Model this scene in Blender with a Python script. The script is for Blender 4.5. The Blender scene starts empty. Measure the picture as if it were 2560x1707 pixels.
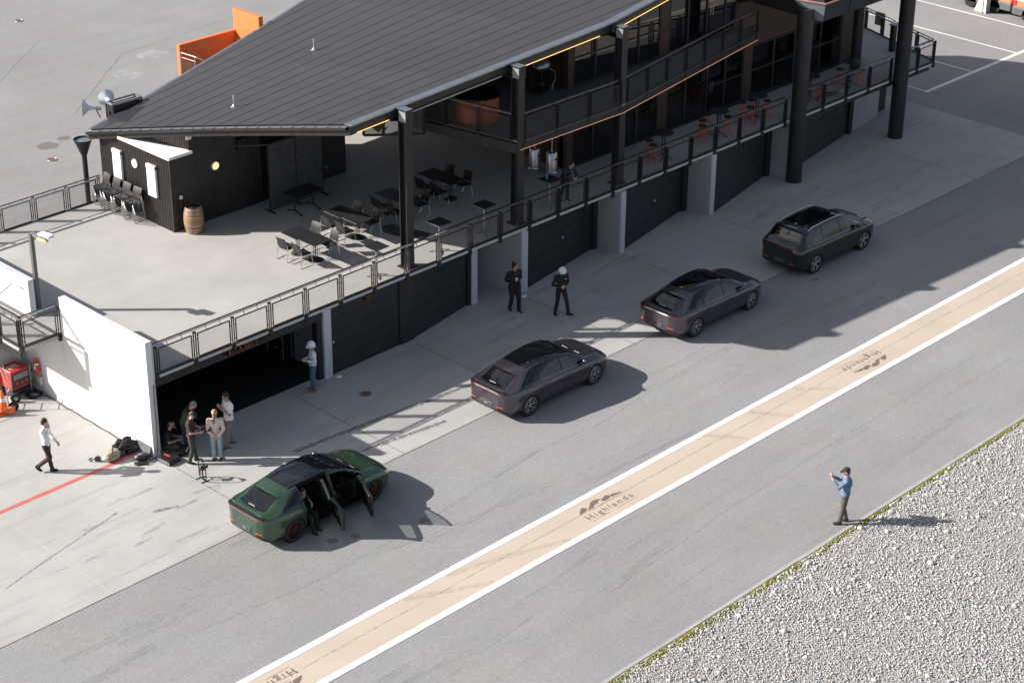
import bpy, bmesh, math, random
from mathutils import Vector, Matrix, Euler
R = math.radians
random.seed(7)
SC = bpy.context.scene
COL = SC.collection
# ------------------------------------------------------------------ camera, sky, sun, exposure
cam_d = bpy.data.cameras.new('camera'); cam_d.lens = 70.63; cam_d.sensor_width = 36
cam_d.clip_start = .5; cam_d.clip_end = 2000
cam = bpy.data.objects.new('camera', cam_d); COL.objects.link(cam)
_p, _y, _r = R(26.77432612), R(44.31973137), R(0.43457259)
_f = Vector((math.cos(_p)*math.cos(_y), math.cos(_p)*math.sin(_y), -math.sin(_p)))
_ri = Vector((math.sin(_y), -math.cos(_y), 0)); _up = _ri.cross(_f)
_r2 = math.cos(_r)*_ri + math.sin(_r)*_up; _u2 = -math.sin(_r)*_ri + math.cos(_r)*_up
_m = Matrix((_r2, _u2, -_f)).transposed().to_4x4(); _m.translation = Vector((-36.44, -38.37, 29.85))
cam.matrix_world = _m
SC.camera = cam
SUN_TO = Vector((-1.28, 1.23, 1.0)).normalized()
world = bpy.data.worlds.new('World'); SC.world = world; world.use_nodes = True
nt = world.node_tree; nt.nodes.clear()
sky = nt.nodes.new('ShaderNodeTexSky'); sky.sky_type = 'NISHITA'; sky.sun_disc = False
sky.sun_elevation = math.asin(SUN_TO.z); sky.sun_rotation = math.atan2(SUN_TO.x, SUN_TO.y)
sky.altitude = 250; sky.air_density = 1.0; sky.dust_density = 2.5; sky.ozone_density = .8
bg = nt.nodes.new('ShaderNodeBackground'); bg.inputs[1].default_value = .056
out = nt.nodes.new('ShaderNodeOutputWorld')
# broken white cloud all round the sky (the car roofs mirror it)
tc = nt.nodes.new('ShaderNodeTexCoord'); mp_ = nt.nodes.new('ShaderNodeMapping'); mp_.inputs['Scale'].default_value = (1, 1, 2.4)
cl_ = nt.nodes.new('ShaderNodeTexNoise'); cl_.inputs['Scale'].default_value = 2.6; cl_.inputs['Detail'].default_value = 7; cl_.inputs['Roughness'].default_value = .58
rp_ = nt.nodes.new('ShaderNodeValToRGB'); rp_.color_ramp.elements[0].position = .46; rp_.color_ramp.elements[1].position = .68; rp_.color_ramp.elements[1].color = (.85, .85, .85, 1)
mx_ = nt.nodes.new('ShaderNodeMix'); mx_.data_type = 'RGBA'; mx_.inputs[7].default_value = (6.0, 6.1, 6.3, 1)
nt.links.new(tc.outputs['Generated'], mp_.inputs[0]); nt.links.new(mp_.outputs[0], cl_.inputs['Vector']); nt.links.new(cl_.outputs[0], rp_.inputs[0])
nt.links.new(rp_.outputs[0], mx_.inputs[0]); nt.links.new(sky.outputs[0], mx_.inputs[6])
nt.links.new(mx_.outputs[2], bg.inputs[0]); nt.links.new(bg.outputs[0], out.inputs[0])
sun_d = bpy.data.lights.new('sun', 'SUN'); sun_d.energy = 4.3; sun_d.angle = R(.53); sun_d.color = (1, .955, .90)
sun = bpy.data.objects.new('sun', sun_d); COL.objects.link(sun)
sun.rotation_euler = SUN_TO.to_track_quat('Z', 'Y').to_euler(); sun.location = (-30, 30, 30)
SC.view_settings.view_transform = 'Standard'; SC.view_settings.look = 'None'
SC.view_settings.exposure = 1.10; SC.view_settings.gamma = 1.0
SC.view_settings.use_curve_mapping = False
# ------------------------------------------------------------------ object helpers
def link(o, parent=None):
    COL.objects.link(o)
    if parent is not None: o.parent = parent
    return o
def tag(o, label=None, cat=None, group=None, kind=None):
    if label: o['label'] = label
    if cat: o['category'] = cat
    if group: o['group'] = group
    if kind: o['kind'] = kind
    return o
def thing(name, label, cat, loc=(0, 0, 0), rz=0, group=None):
    o = bpy.data.objects.new(name, None); o.empty_display_size = .2; COL.objects.link(o)
    o.location = loc; o.rotation_euler = (0, 0, rz)
    return tag(o, label, cat, group)
def kids(o): return [c for c in bpy.data.objects if c.parent == o]
CH = {}
def dup(root, loc=None, rz=None, label=None, group=None):
    def cp(o, par):
        c = o.copy(); COL.objects.link(c); c.parent = par
        for k in TREE.get(o, []): TREE.setdefault(c, []).append(cp(k, c))
        return c
    r = cp(root, None)
    if loc is not None: r.location = loc
    if rz is not None: r.rotation_euler = (0, 0, rz)
    if label: r['label'] = label
    if group: r['group'] = group
    return r
TREE = {}
def orth(d):
    d = d.normalized()
    a = Vector((0, 0, 1)) if abs(d.z) < .9 else Vector((1, 0, 0))
    u = d.cross(a).normalized(); return u, d.cross(u).normalized()
class MB:
    def __init__(s): s.v = []; s.f = []; s.mi = []; s.cur = 0
    def add(s, vs, fs):
        n = len(s.v); s.v += [tuple(v) for v in vs]
        for f in fs: s.f.append([i+n for i in f]); s.mi.append(s.cur)
        return s
    def mat(s, i): s.cur = i; return s
    def box(s, x0, y0, z0, x1, y1, z1):
        x0, x1 = min(x0, x1), max(x0, x1); y0, y1 = min(y0, y1), max(y0, y1); z0, z1 = min(z0, z1), max(z0, z1)
        return s.add([(x0,y0,z0),(x1,y0,z0),(x1,y1,z0),(x0,y1,z0),(x0,y0,z1),(x1,y0,z1),(x1,y1,z1),(x0,y1,z1)],
                     [(0,3,2,1),(4,5,6,7),(0,1,5,4),(1,2,6,5),(2,3,7,6),(3,0,4,7)])
    def cbox(s, c, sz, M=None):
        x, y, z = sz[0]/2, sz[1]/2, sz[2]/2; c = Vector(c)
        vs = [Vector(q) for q in ((-x,-y,-z),(x,-y,-z),(x,y,-z),(-x,y,-z),(-x,-y,z),(x,-y,z),(x,y,z),(-x,y,z))]
        if M is not None: vs = [M @ v for v in vs]
        return s.add([v+c for v in vs], [(0,3,2,1),(4,5,6,7),(0,1,5,4),(1,2,6,5),(2,3,7,6),(3,0,4,7)])
    def bar(s, p, q, w, h, up=(0, 0, 1)):
        p, q = Vector(p), Vector(q); d = (q-p).normalized(); u = Vector(up)
        if abs(d.dot(u)) > .98: u = Vector((0, 1, 0))
        side = d.cross(u).normalized(); u = side.cross(d).normalized()
        a, b = side*w/2, u*h/2
        vs = [p-a-b, p+a-b, p+a+b, p-a+b, q-a-b, q+a-b, q+a+b, q-a+b]
        return s.add(vs, [(0,1,2,3),(7,6,5,4),(0,4,5,1),(1,5,6,2),(2,6,7,3),(3,7,4,0)])
    def tube(s, pts, r, n=8, closed=False, caps=True):
        pts = [Vector(p) for p in pts]; N = len(pts); rs = r if isinstance(r, (list, tuple)) else [r]*N
        base = len(s.v); prev = None
        for i, p in enumerate(pts):
            if closed: d = pts[(i+1) % N]-pts[i-1]
            else: d = pts[min(i+1, N-1)]-pts[max(i-1, 0)]
            d.normalize()
            if prev is None: u, w = orth(d)
            else:
                u = prev - d*prev.dot(d)
                u = u.normalized() if u.length > 1e-6 else orth(d)[0]
                w = d.cross(u)
            prev = u
            for k in range(n):
                a = 2*math.pi*k/n; s.v.append(tuple(p+(u*math.cos(a)+w*math.sin(a))*rs[i]))
        for i in range(N if closed else N-1):
            j = (i+1) % N
            for k in range(n):
                k2 = (k+1) % n
                s.f.append([base+i*n+k, base+i*n+k2, base+j*n+k2, base+j*n+k]); s.mi.append(s.cur)
        if caps and not closed:
            s.f.append([base+k for k in reversed(range(n))]); s.mi.append(s.cur)
            s.f.append([base+(N-1)*n+k for k in range(n)]); s.mi.append(s.cur)
        return s
    def lathe(s, prof, n=24, c=(0, 0, 0), M=None, cap=True):
        base = len(s.v); c = Vector(c)
        for r, z in prof:
            for k in range(n):
                a = 2*math.pi*k/n; v = Vector((r*math.cos(a), r*math.sin(a), z))
                if M is not None: v = M @ v
                s.v.append(tuple(v+c))
        for i in range(len(prof)-1):
            for k in range(n):
                k2 = (k+1) % n
                s.f.append([base+i*n+k, base+i*n+k2, base+(i+1)*n+k2, base+(i+1)*n+k]); s.mi.append(s.cur)
        if cap:
            s.f.append([base+k for k in reversed(range(n))]); s.mi.append(s.cur)
            s.f.append([base+(len(prof)-1)*n+k for k in range(n)]); s.mi.append(s.cur)
        return s
    def prism(s, poly, z0, z1):
        n = len(poly); vs = [(x, y, z0) for x, y in poly]+[(x, y, z1) for x, y in poly]
        fs = [list(reversed(range(n))), list(range(n, 2*n))]
        for i in range(n): j = (i+1) % n; fs.append([i, j, n+j, n+i])
        return s.add(vs, fs)
    def ell(s, c, r, M=None, nu=16, nv=10, v0=0., v1=1.):
        c = Vector(c); base = len(s.v)
        for j in range(nv+1):
            t = math.pi*(v0+(v1-v0)*j/nv)
            for i in range(nu):
                a = 2*math.pi*i/nu
                v = Vector((r[0]*math.sin(t)*math.cos(a), r[1]*math.sin(t)*math.sin(a), r[2]*math.cos(t)))
                if M is not None: v = M @ v
                s.v.append(tuple(v+c))
        for j in range(nv):
            for i in range(nu):
                i2 = (i+1) % nu
                s.f.append([base+j*nu+i, base+(j+1)*nu+i, base+(j+1)*nu+i2, base+j*nu+i2]); s.mi.append(s.cur)
        return s
    def grid(s, fn, nu, nv):
        base = len(s.v)
        for j in range(nv+1):
            for i in range(nu+1): s.v.append(tuple(fn(i/nu, j/nv)))
        for j in range(nv):
            for i in range(nu):
                a = base+j*(nu+1)+i; s.f.append([a, a+1, a+nu+2, a+nu+1]); s.mi.append(s.cur)
        return s
    def xf(s, M):
        s.v = [tuple(M @ Vector(v)) for v in s.v]; return s
    def mesh(s, name, mats, smooth=None):
        me = bpy.data.meshes.new(name); me.from_pydata(s.v, [], s.f)
        mats = mats if isinstance(mats, (list, tuple)) else [mats]
        for m in mats: me.materials.append(m)
        if len(mats) > 1: me.polygons.foreach_set('material_index', s.mi)
        if smooth is not None:
            me.polygons.foreach_set('use_smooth', [True]*len(me.polygons))
            if smooth < 180: me.set_sharp_from_angle(angle=R(smooth))
        me.update(); return me
    def build(s, name, mats, parent=None, smooth=None, bevel=0, loc=None):
        o = bpy.data.objects.new(name, s.mesh(name, mats, smooth)); link(o, parent)
        if parent is not None: TREE.setdefault(parent, []).append(o)
        if bevel:
            b = o.modifiers.new('bevel', 'BEVEL'); b.width = bevel; b.segments = 2; b.limit_method = 'ANGLE'
        if loc is not None: o.location = loc
        return o
def inst(name, me, parent, loc=(0,0,0), rot=(0,0,0), sc=(1,1,1)):
    o = bpy.data.objects.new(name, me); link(o, parent); o.location = loc; o.rotation_euler = rot; o.scale = sc
    if parent is not None: TREE.setdefault(parent, []).append(o)
    return o
def text_mb(body, size, spacing=1.0, extrude=0):
    cu = bpy.data.curves.new('text_curve', 'FONT'); cu.body = body; cu.size = size; cu.space_character = spacing
    cu.extrude = extrude; cu.resolution_u = 3; cu.align_x = 'LEFT'
    o = bpy.data.objects.new('text_tmp', cu); COL.objects.link(o)
    dg = bpy.context.evaluated_depsgraph_get(); me = bpy.data.meshes.new_from_object(o.evaluated_get(dg))
    m = MB(); m.add([v.co.copy() for v in me.vertices], [list(p.vertices) for p in me.polygons])
    bpy.data.objects.remove(o); bpy.data.curves.remove(cu); bpy.data.meshes.remove(me)
    return m
# ------------------------------------------------------------------ materials
def new_mat(name):
    m = bpy.data.materials.new(name); m.use_nodes = True
    n = m.node_tree; n.nodes.clear()
    o = n.nodes.new('ShaderNodeOutputMaterial'); b = n.nodes.new('ShaderNodeBsdfPrincipled')
    n.links.new(b.outputs[0], o.inputs[0]); return m, n, b, o
def ramp(n, src, stops):
    r = n.nodes.new('ShaderNodeValToRGB'); e = r.color_ramp.elements
    while len(e) < len(stops): e.new(.5)
    for i, (p, c) in enumerate(stops):
        e[i].position = p; e[i].color = (c, c, c, 1) if isinstance(c, (int, float)) else (*c, 1)
    n.links.new(src, r.inputs[0]); return r.outputs[0]
def coords(n, scale=(1, 1, 1), obj=True):
    t = n.nodes.new('ShaderNodeTexCoord'); mp = n.nodes.new('ShaderNodeMapping'); mp.inputs['Scale'].default_value = scale
    n.links.new(t.outputs['Object' if obj else 'Generated'], mp.inputs[0]); return mp.outputs[0]
def noise(n, vec, scale, detail=4, rough=.55, dist=0):
    t = n.nodes.new('ShaderNodeTexNoise'); t.inputs['Scale'].default_value = scale; t.inputs['Detail'].default_value = detail
    t.inputs['Roughness'].default_value = rough; t.inputs['Distortion'].default_value = dist
    n.links.new(vec, t.inputs['Vector']); return t.outputs[0]
def mixc(n, fac, a, b, mode='MIX'):
    m = n.nodes.new('ShaderNodeMix'); m.data_type = 'RGBA'; m.blend_type = mode
    for k, v in ((0, fac), (6, a), (7, b)):
        s = m.inputs[k]
        if isinstance(v, (int, float)): s.default_value = v if k == 0 else (v, v, v, 1)
        elif isinstance(v, tuple): s.default_value = (*v[:3], 1)
        else: n.links.new(v, s)
    return m.outputs[2]
def bump(n, b, h, strength, dist=.01):
    k = n.nodes.new('ShaderNodeBump'); k.inputs['Strength'].default_value = strength; k.inputs['Distance'].default_value = dist
    n.links.new(h, k.inputs['Height']); n.links.new(k.outputs[0], b.inputs['Normal'])
def M_(name, col, rough=.6, metal=0, vary=.12, scale=6, bmp=0, bscale=60, coat=0, emit=0, spec=None, grime=0):
    m, n, b, o = new_mat(name)
    v = coords(n)
    f = ramp(n, noise(n, v, scale), [(.3, 1-vary), (.7, 1+vary)])
    c = mixc(n, 1, tuple(col), f, 'MULTIPLY')
    if grime:
        g = ramp(n, noise(n, coords(n, (1, 1, .35)), 2.3, 6, .65), [(.45, 0), (.72, grime)])
        c = mixc(n, g, c, tuple(x*.35 for x in col))
    n.links.new(c, b.inputs['Base Color'])
    b.inputs['Metallic'].default_value = metal
    rr = ramp(n, noise(n, v, scale*2.7), [(.3, max(.02, rough*.8)), (.7, min(1, rough*1.2))]); n.links.new(rr, b.inputs['Roughness'])
    if coat: b.inputs['Coat Weight'].default_value = coat; b.inputs['Coat Roughness'].default_value = .04
    if spec is not None: b.inputs['Specular IOR Level'].default_value = spec
    if emit:
        n.links.new(c, b.inputs['Emission Color']); b.inputs['Emission Strength'].default_value = emit
    if bmp: bump(n, b, noise(n, v, bscale, 5), bmp)
    return m
def concrete(name, col, stain=.35, streak=(.25, 2.2, 1), warm=0):
    m, n, b, o = new_mat(name); v = coords(n)
    c = mixc(n, ramp(n, noise(n, v, .35, 6, .6), [(.35, 0), (.7, 1)]), tuple(x*.90 for x in col), tuple(min(1, x*1.08) for x in col))
    s = ramp(n, noise(n, coords(n, streak), 1.1, 7, .62, .4), [(.50, 0), (.68, stain)])
    c = mixc(n, s, c, tuple(x*.62 for x in col))
    s2 = ramp(n, noise(n, v, 2.6, 8, .7), [(.56, 0), (.75, stain*.7)])
    c = mixc(n, s2, c, tuple(x*.72 for x in col))
    c = mixc(n, 1, c, ramp(n, noise(n, v, 38, 3), [(.3, .94), (.7, 1.06)]), 'MULTIPLY')
    n.links.new(c, b.inputs['Base Color']); b.inputs['Roughness'].default_value = .82
    b.inputs['Specular IOR Level'].default_value = .3
    bump(n, b, noise(n, v, 45, 6), .12, .01)
    return m
def asphalt(name, col):
    m, n, b, o = new_mat(name); v = coords(n)
    c = mixc(n, ramp(n, noise(n, v, .16, 5, .6), [(.3, 0), (.7, 1)]), tuple(x*.88 for x in col), tuple(x*1.08 for x in col))
    s = ramp(n, noise(n, coords(n, (.10, 1.7, 1)), .9, 6, .6, .3), [(.35, 0), (.75, .35)])
    c = mixc(n, s, c, tuple(x*1.18 for x in col))
    s = ramp(n, noise(n, coords(n, (.14, 2.4, 1)), .7, 7, .65, .5), [(.55, 0), (.78, .32)])
    c = mixc(n, s, c, tuple(x*.66 for x in col))
    vo = n.nodes.new('ShaderNodeTexVoronoi'); vo.inputs['Scale'].default_value = 42
    n.links.new(v, vo.inputs['Vector'])
    sp = n.nodes.new('ShaderNodeSeparateColor'); n.links.new(vo.outputs['Color'], sp.inputs[0])
    c = mixc(n, 1, c, ramp(n, sp.outputs[0], [(0, .86), (.5, 1.0), (1, 1.15)]), 'MULTIPLY')
    tint = n.nodes.new('ShaderNodeTexNoise'); tint.inputs['Scale'].default_value = .5; n.links.new(v, tint.inputs['Vector'])
    c = mixc(n, .05, c, tint.outputs['Color'], 'OVERLAY')
    n.links.new(c, b.inputs['Base Color']); b.inputs['Roughness'].default_value = .88; b.inputs['Specular IOR Level'].default_value = .25
    bump(n, b, vo.outputs['Distance'], .25, .012)
    return m
def paint_line(name, col, wear=.35, under=(.2,.2,.2)):
    m, n, b, o = new_mat(name); v = coords(n)
    c = mixc(n, ramp(n, noise(n, v, .5, 5), [(.3, 0), (.7, 1)]), tuple(x*.93 for x in col), tuple(min(1, x*1.05) for x in col))
    w = ramp(n, noise(n, v, 7, 9, .75), [(.56, 0), (.76, wear)])
    c = mixc(n, w, c, under)
    c = mixc(n, 1, c, ramp(n, noise(n, v, 55, 3), [(.3, .93), (.7, 1.06)]), 'MULTIPLY')
    n.links.new(c, b.inputs['Base Color']); b.inputs['Roughness'].default_value = .8
    bump(n, b, noise(n, v, 50, 5), .1)
    return m
def alpha_mat(name, col, amount, rough=.8, scale=3, stretch=(1, 1, 1), soft=(.4, .65)):
    m, n, b, o = new_mat(name)
    b.inputs['Base Color'].default_value = (*col, 1); b.inputs['Roughness'].default_value = rough
    a = ramp(n, noise(n, coords(n, stretch), scale, 8, .7), [(soft[0], 0), (soft[1], amount)])
    n.links.new(a, b.inputs['Alpha']); return m
def car_paint(name, col, flake=(1, 1, 1), metal=.65):
    m, n, b, o = new_mat(name)
    lw = n.nodes.new('ShaderNodeLayerWeight'); lw.inputs[0].default_value = .35
    c = mixc(n, lw.outputs['Facing'], tuple(col), tuple(a*.45 for a in col))
    fl = ramp(n, noise(n, coords(n), 700, 1), [(.35, .8), (.65, 1.2)])
    c = mixc(n, 1, c, fl, 'MULTIPLY')
    n.links.new(c, b.inputs['Base Color']); b.inputs['Metallic'].default_value = metal; b.inputs['Roughness'].default_value = .34
    b.inputs['Coat Weight'].default_value = 1; b.inputs['Coat Roughness'].default_value = .03
    return m
def dark_glass(name, col=(.006, .007, .009), rough=.025, spec=.6):
    m, n, b, o = new_mat(name); b.inputs['Base Color'].default_value = (*col, 1)
    b.inputs['Roughness'].default_value = rough; b.inputs['Specular IOR Level'].default_value = spec
    bump(n, b, noise(n, coords(n), .8, 2), .012, .05); return m
def clear_glass(name, tint, refl=.1):
    m, n, b, o = new_mat(name); n.nodes.remove(b)
    t = n.nodes.new('ShaderNodeBsdfTransparent'); t.inputs[0].default_value = (*tint, 1)
    g = n.nodes.new('ShaderNodeBsdfGlossy'); g.inputs['Roughness'].default_value = .02
    fr = n.nodes.new('ShaderNodeFresnel'); fr.inputs[0].default_value = 1.5
    mx = n.nodes.new('ShaderNodeMixShader'); n.links.new(fr.outputs[0], mx.inputs[0])
    n.links.new(t.outputs[0], mx.inputs[1]); n.links.new(g.outputs[0], mx.inputs[2]); n.links.new(mx.outputs[0], o.inputs[0])
    return m
def mesh_infill(name, col, cover):
    m, n, b, o = new_mat(name); b.inputs['Base Color'].default_value = (*col, 1); b.inputs['Roughness'].default_value = .5
    b.inputs['Metallic'].default_value = .5
    v = coords(n); w = n.nodes.new('ShaderNodeTexNoise'); w.inputs['Scale'].default_value = 3
    n.links.new(v, w.inputs['Vector'])
    n.links.new(ramp(n, w.outputs[0], [(.3, cover*.9), (.7, cover*1.1)]), b.inputs['Alpha']); return m
asph = asphalt('asphalt_pale', (.250, .245, .247))
asph2 = asphalt('asphalt_carpark', (.245, .241, .242))
conc = concrete('concrete_apron', (.385, .377, .362), .36)
conc_deck = concrete('concrete_deck', (.385, .374, .356), .16, (.5, 1.2, 1))
conc_wall = concrete('concrete_wall', (.36, .36, .36), .35, (2, 2, .3))
conc_pale = concrete('concrete_painted_edge', (.55, .56, .58), .25, (3, 3, .4))
white_wall = M_('white_render', (.70, .70, .69), .7, vary=.03, scale=2, grime=.12, bmp=.05)
white_paint = M_('white_powdercoat', (.80, .80, .78), .45, vary=.04)
black_steel = M_('charcoal_steel', (.028, .029, .031), .42, .3, vary=.2)
rail_steel = M_('dark_rail_steel', (.045, .037, .036), .42, .35, vary=.2)
grey_steel = M_('grey_galvanised', (.36, .37, .38), .38, .7, vary=.15)
flash_steel = M_('roof_flashing_zinc', (.32, .33, .35), .33, .75, vary=.15, scale=3)
black_wall = M_('black_cladding', (.020, .019, .019), .55, vary=.2)
shed_clad = M_('corrugated_charcoal', (.036, .032, .031), .40, .25, vary=.18, scale=3)
roof_mat = M_('roof_charcoal', (.118, .112, .115), .42, .15, vary=.06, scale=1.5)
door_mat = M_('garage_door_black', (.018, .020, .022), .5, vary=.15, scale=2)
brown_clad = M_('brown_timber_cladding', (.055, .030, .020), .55, vary=.3, scale=9)
black_gloss = M_('black_gloss', (.010, .010, .011), .18, vary=.2)
black_plastic = M_('black_plastic', (.018, .018, .019), .42, vary=.2, bmp=.05)
black_rubber = M_('black_rubber', (.014, .014, .014), .8, vary=.2)
chrome = M_('chrome_tube', (.62, .60, .60), .18, 1, vary=.05)
alu = M_('brushed_aluminium', (.55, .55, .56), .32, .9, vary=.08)
orange_pt = M_('orange_paint', (.80, .195, .055), .55, vary=.06, grime=.1)
orange_st = M_('orange_stool_steel', (.62, .10, .035), .4, vary=.08)
red_pt = M_('red_paint', (.55, .03, .03), .4, vary=.1)
glass_b = dark_glass('tinted_facade_glass', (.004, .0045, .005), .02, .75)
glass_c = clear_glass('curtain_window_glass', (.74, .79, .80))
mesh_m = mesh_infill('railing_wire_mesh', (.10, .10, .10), .20)
led_y = M_('led_strip_yellow', (1, .62, .20), .5, emit=.9, vary=.02)
led_o = M_('led_strip_coral', (.9, .42, .28), .5, emit=.22, vary=.02)
lamp_y = M_('lit_lamp_yellow', (1, .66, .20), .4, emit=.9, vary=.1, scale=9)
# ------------------------------------------------------------------ ground, lane and markings
def sheet(name, poly, z, mat, kind='structure', parent=None):
    m = MB(); m.add([(x, y, z) for x, y in poly], [list(range(len(poly)))])
    o = m.build(name, mat, parent)
    if kind and parent is None: o['kind'] = kind
    return o
def rect(x0, y0, x1, y1): return [(x0, y0), (x1, y0), (x1, y1), (x0, y1)]
sheet('ground', rect(-300, -300, 300, 300), 0, asph2)
sheet('pit_lane_asphalt', rect(-80, -11.70, 80, 0), .004, asph)
salmon = paint_line('salmon_lane_paint', (.465, .388, .318), .3, (.36, .32, .28))
linew = paint_line('white_lane_paint', (.66, .66, .65), .25, (.5, .5, .5))
ap = sheet('apron', [(-70, 0), (34.5, 0), (34.5, 12), (-7, 14), (-70, 14)], .006, conc)
sheet('painted_strip', rect(-80, -6.74, 80, -5.50), .009, salmon)
for y0, y1 in ((-5.53, -5.33), (-6.93, -6.72)):
    m = MB(); n = 320; pts = []
    for i in range(n+1):
        x = -40+80*i/n
        pts.append((x, y0+random.uniform(-.006, .006), .013)); pts.append((x, y1+random.uniform(-.006, .006), .013))
    m.add(pts, [[2*i, 2*i+2, 2*i+3, 2*i+1] for i in range(n)])
    m.build('lane_line', linew)['kind'] = 'structure'
crack_m = alpha_mat('crack_line', (.06, .055, .05), .75, .9, 9, (1, 1, 1), (.36, .6))
def ribbon(name, pts, w, z, mat, jit=0, parent=None, step=.12, breaks=0):
    m = MB(); P = []
    for (x0, y0), (x1, y1) in zip(pts, pts[1:]):
        L = math.hypot(x1-x0, y1-y0); k = max(1, int(L/step))
        for i in range(k): P.append((x0+(x1-x0)*i/k, y0+(y1-y0)*i/k))
    P.append(pts[-1]); off = 0; prev = None
    for i, (x, y) in enumerate(P):
        a = P[max(0, i-1)]; b = P[min(len(P)-1, i+1)]
        dx, dy = b[0]-a[0], b[1]-a[1]; L = math.hypot(dx, dy) or 1
        off = off*.85+random.uniform(-jit, jit); hw = w/2*random.uniform(.55, 1.3) if jit else w/2
        nx, ny = -dy/L, dx/L
        cur = [(x+nx*(off+hw), y+ny*(off+hw), z), (x+nx*(off-hw), y+ny*(off-hw), z)]
        if prev and random.random() >= breaks: m.add([prev[0], prev[1], cur[1], cur[0]], [(0, 1, 2, 3)])
        prev = cur
    o = m.build(name, mat, parent)
    if parent is None: o['kind'] = 'structure'
    return o
ribbon('strip_crack', [(-30, -6.04), (40, -6.0)], .014, .0155, crack_m, .006)
for pts in ([(-12, -2.9), (-7.5, -3.35), (-3.2, -3.1), (1.2, -2.7), (3.5, -2.75)], [(3.4, -2.9), (6.5, -2.55), (9.5, -2.35), (15, -2.2)],
            [(-3, -9.2), (3, -8.75), (8, -8.6), (16, -8.4)], [(-5.4, -3.6), (0.5, -4.4), (4, -4.5)], [(17.5, -2.6), (22, -2.3), (30, -2.2)],
            [(6.1, -1.6), (8.4, -1.9), (11, -1.7)]):
    ribbon('asphalt_crack', pts, .011, .0075, crack_m, .012)
for pts in ([(8, 31), (14, 36), (22, 37)], [(4, 24), (9, 27), (16, 28.5), (24, 29)], [(0, 30), (12, 40)]):
    ribbon('carpark_crack', pts, .03, .004, crack_m, .02)
joint_m = M_('joint_sealant', (.09, .085, .08), .9, vary=.3)
joint_l = M_('joint_pale', (.44, .435, .42), .9, vary=.1)
for x, mt in ((-12.1, joint_l), (-6.95, joint_m), (-1.65, joint_m), (3.5, joint_m), (8.62, joint_m), (13.68, joint_m), (18.75, joint_m), (23.85, joint_m), (29, joint_m)):
    ribbon('concrete_joint', [(x, .02), (x, 5.1 if x > -8 else 13)], .022, .0095, mt, .002, ap, breaks=.04)
ribbon('concrete_joint', [(31, 5.2), (34.4, 5.2)], .022, .0095, joint_m, .002, ap)
ribbon('concrete_joint', [(-8.6, 10.1), (-14, 9.9)], .02, .0095, joint_m, .002, ap)
ribbon('apron_edge_joint', [(-40, 0), (34.4, 0)], .02, .0115, joint_m, .003)
red_l = paint_line('red_line_paint', (.60, .075, .065), .85, (.55, .33, .31))
m = MB()
for (a, b) in ((5.53, 5.585), (5.61, 5.675)):
    n = 60
    m.add([(-22+14.75*i/n, y, .0105) for i in range(n+1) for y in (a+random.uniform(-.008, .008), b+random.uniform(-.008, .008))], [[2*i, 2*i+2, 2*i+3, 2*i+1] for i in range(n)])
m.build('red_floor_line', red_l)['kind'] = 'structure'
rub = alpha_mat('tyre_rubber_mark', (.06, .06, .06), .62, .8, 9, (1, 1, 1), (.36, .62))
rubs = alpha_mat('tyre_rubber_faint', (.12, .12, .12), .30, .8, 2.2, (.6, 4, 1), (.42, .7))
def mark(pts, w, mat, name='tyre_mark', z=.0112): ribbon(name, pts, w, z, mat, .003)
mark([(-3.9, 2.4), (-1.4, 2.2), (2.8, 1.75)], .18, rub)
mark([(-3.6, 1.2), (-1.9, .95), (.6, .6)], .16, rub)
mark([(-14, 2.2), (-12.5, 2.6), (-9.6, 3.3)], .05, rub)
mark([(-8.9, 2.6), (-8.2, 2.35)], .12, rub); mark([(-11.9, 1.7), (-11.0, 1.85)], .18, rubs)
for i in range(16):
    x = random.uniform(-13, -7); y = random.uniform(.4, 4.6); mark([(x, y), (x+random.uniform(.4, 2), y+random.uniform(-.2, .2))], random.uniform(.04, .16), rubs)
for i in range(26):
    x = random.uniform(2, 30); y = random.uniform(.4, 5); mark([(x, y), (x+random.uniform(.5, 2.5), y+random.uniform(-.2, .25))], random.uniform(.05, .25), rubs)
tread = MB()
for k in range(2):
    for i in range(9):
        x = 9.3+i*.17; y = 2.35-k*1.05-i*.03
        tread.add([(x, y, .0118), (x+.16, y-.1, .0118), (x+.17, y-.06, .0118), (x+.02, y+.04, .0118)], [(0, 1, 2, 3)])
        tread.add([(x, y+.06, .0118), (x+.16, y+.16, .0118), (x+.14, y+.19, .0118), (x-.01, y+.1, .0118)], [(0, 1, 2, 3)])
tread.build('tyre_tread_print', rubs)['kind'] = 'structure'
skid = alpha_mat('skid_on_paint', (.18, .15, .14), .20, .85, 4, (.8, 5, 1), (.38, .68))
for pts in ([(-5.3, -5.55), (-3.7, -5.95), (-1.6, -6.7)], [(-6.9, -5.6), (-5.6, -6.2), (-4.6, -6.7)], [(7.6, -5.6), (8.4, -6.7)], [(9.8, -5.6), (10.8, -6.6)], [(5.5, -5.5), (6.3, -6.6)]):
    ribbon('skid_mark', pts, .22, .0158, skid, .006)
dk = alpha_mat('lane_scuff', (.14, .14, .145), .22, .9, 2.5, (.25, 4, 1), (.42, .72))
for i in range(46):
    x = random.uniform(-16, 24); y = random.uniform(-11.3, -.4)
    if -7.0 < y < -5.2: continue
    ribbon('lane_scuff', [(x, y), (x+random.uniform(1, 4.5), y+random.uniform(-.25, .35))], random.uniform(.04, .3), .0068, dk, .004)
stain = alpha_mat('old_oil_stain', (.15, .14, .135), .38, .7, 3, (1, 1, 1), (.25, .5))
stainp = alpha_mat('pale_scuff', (.62, .62, .60), .5, .9, 2, (1, 1, 1), (.4, .7))
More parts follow.
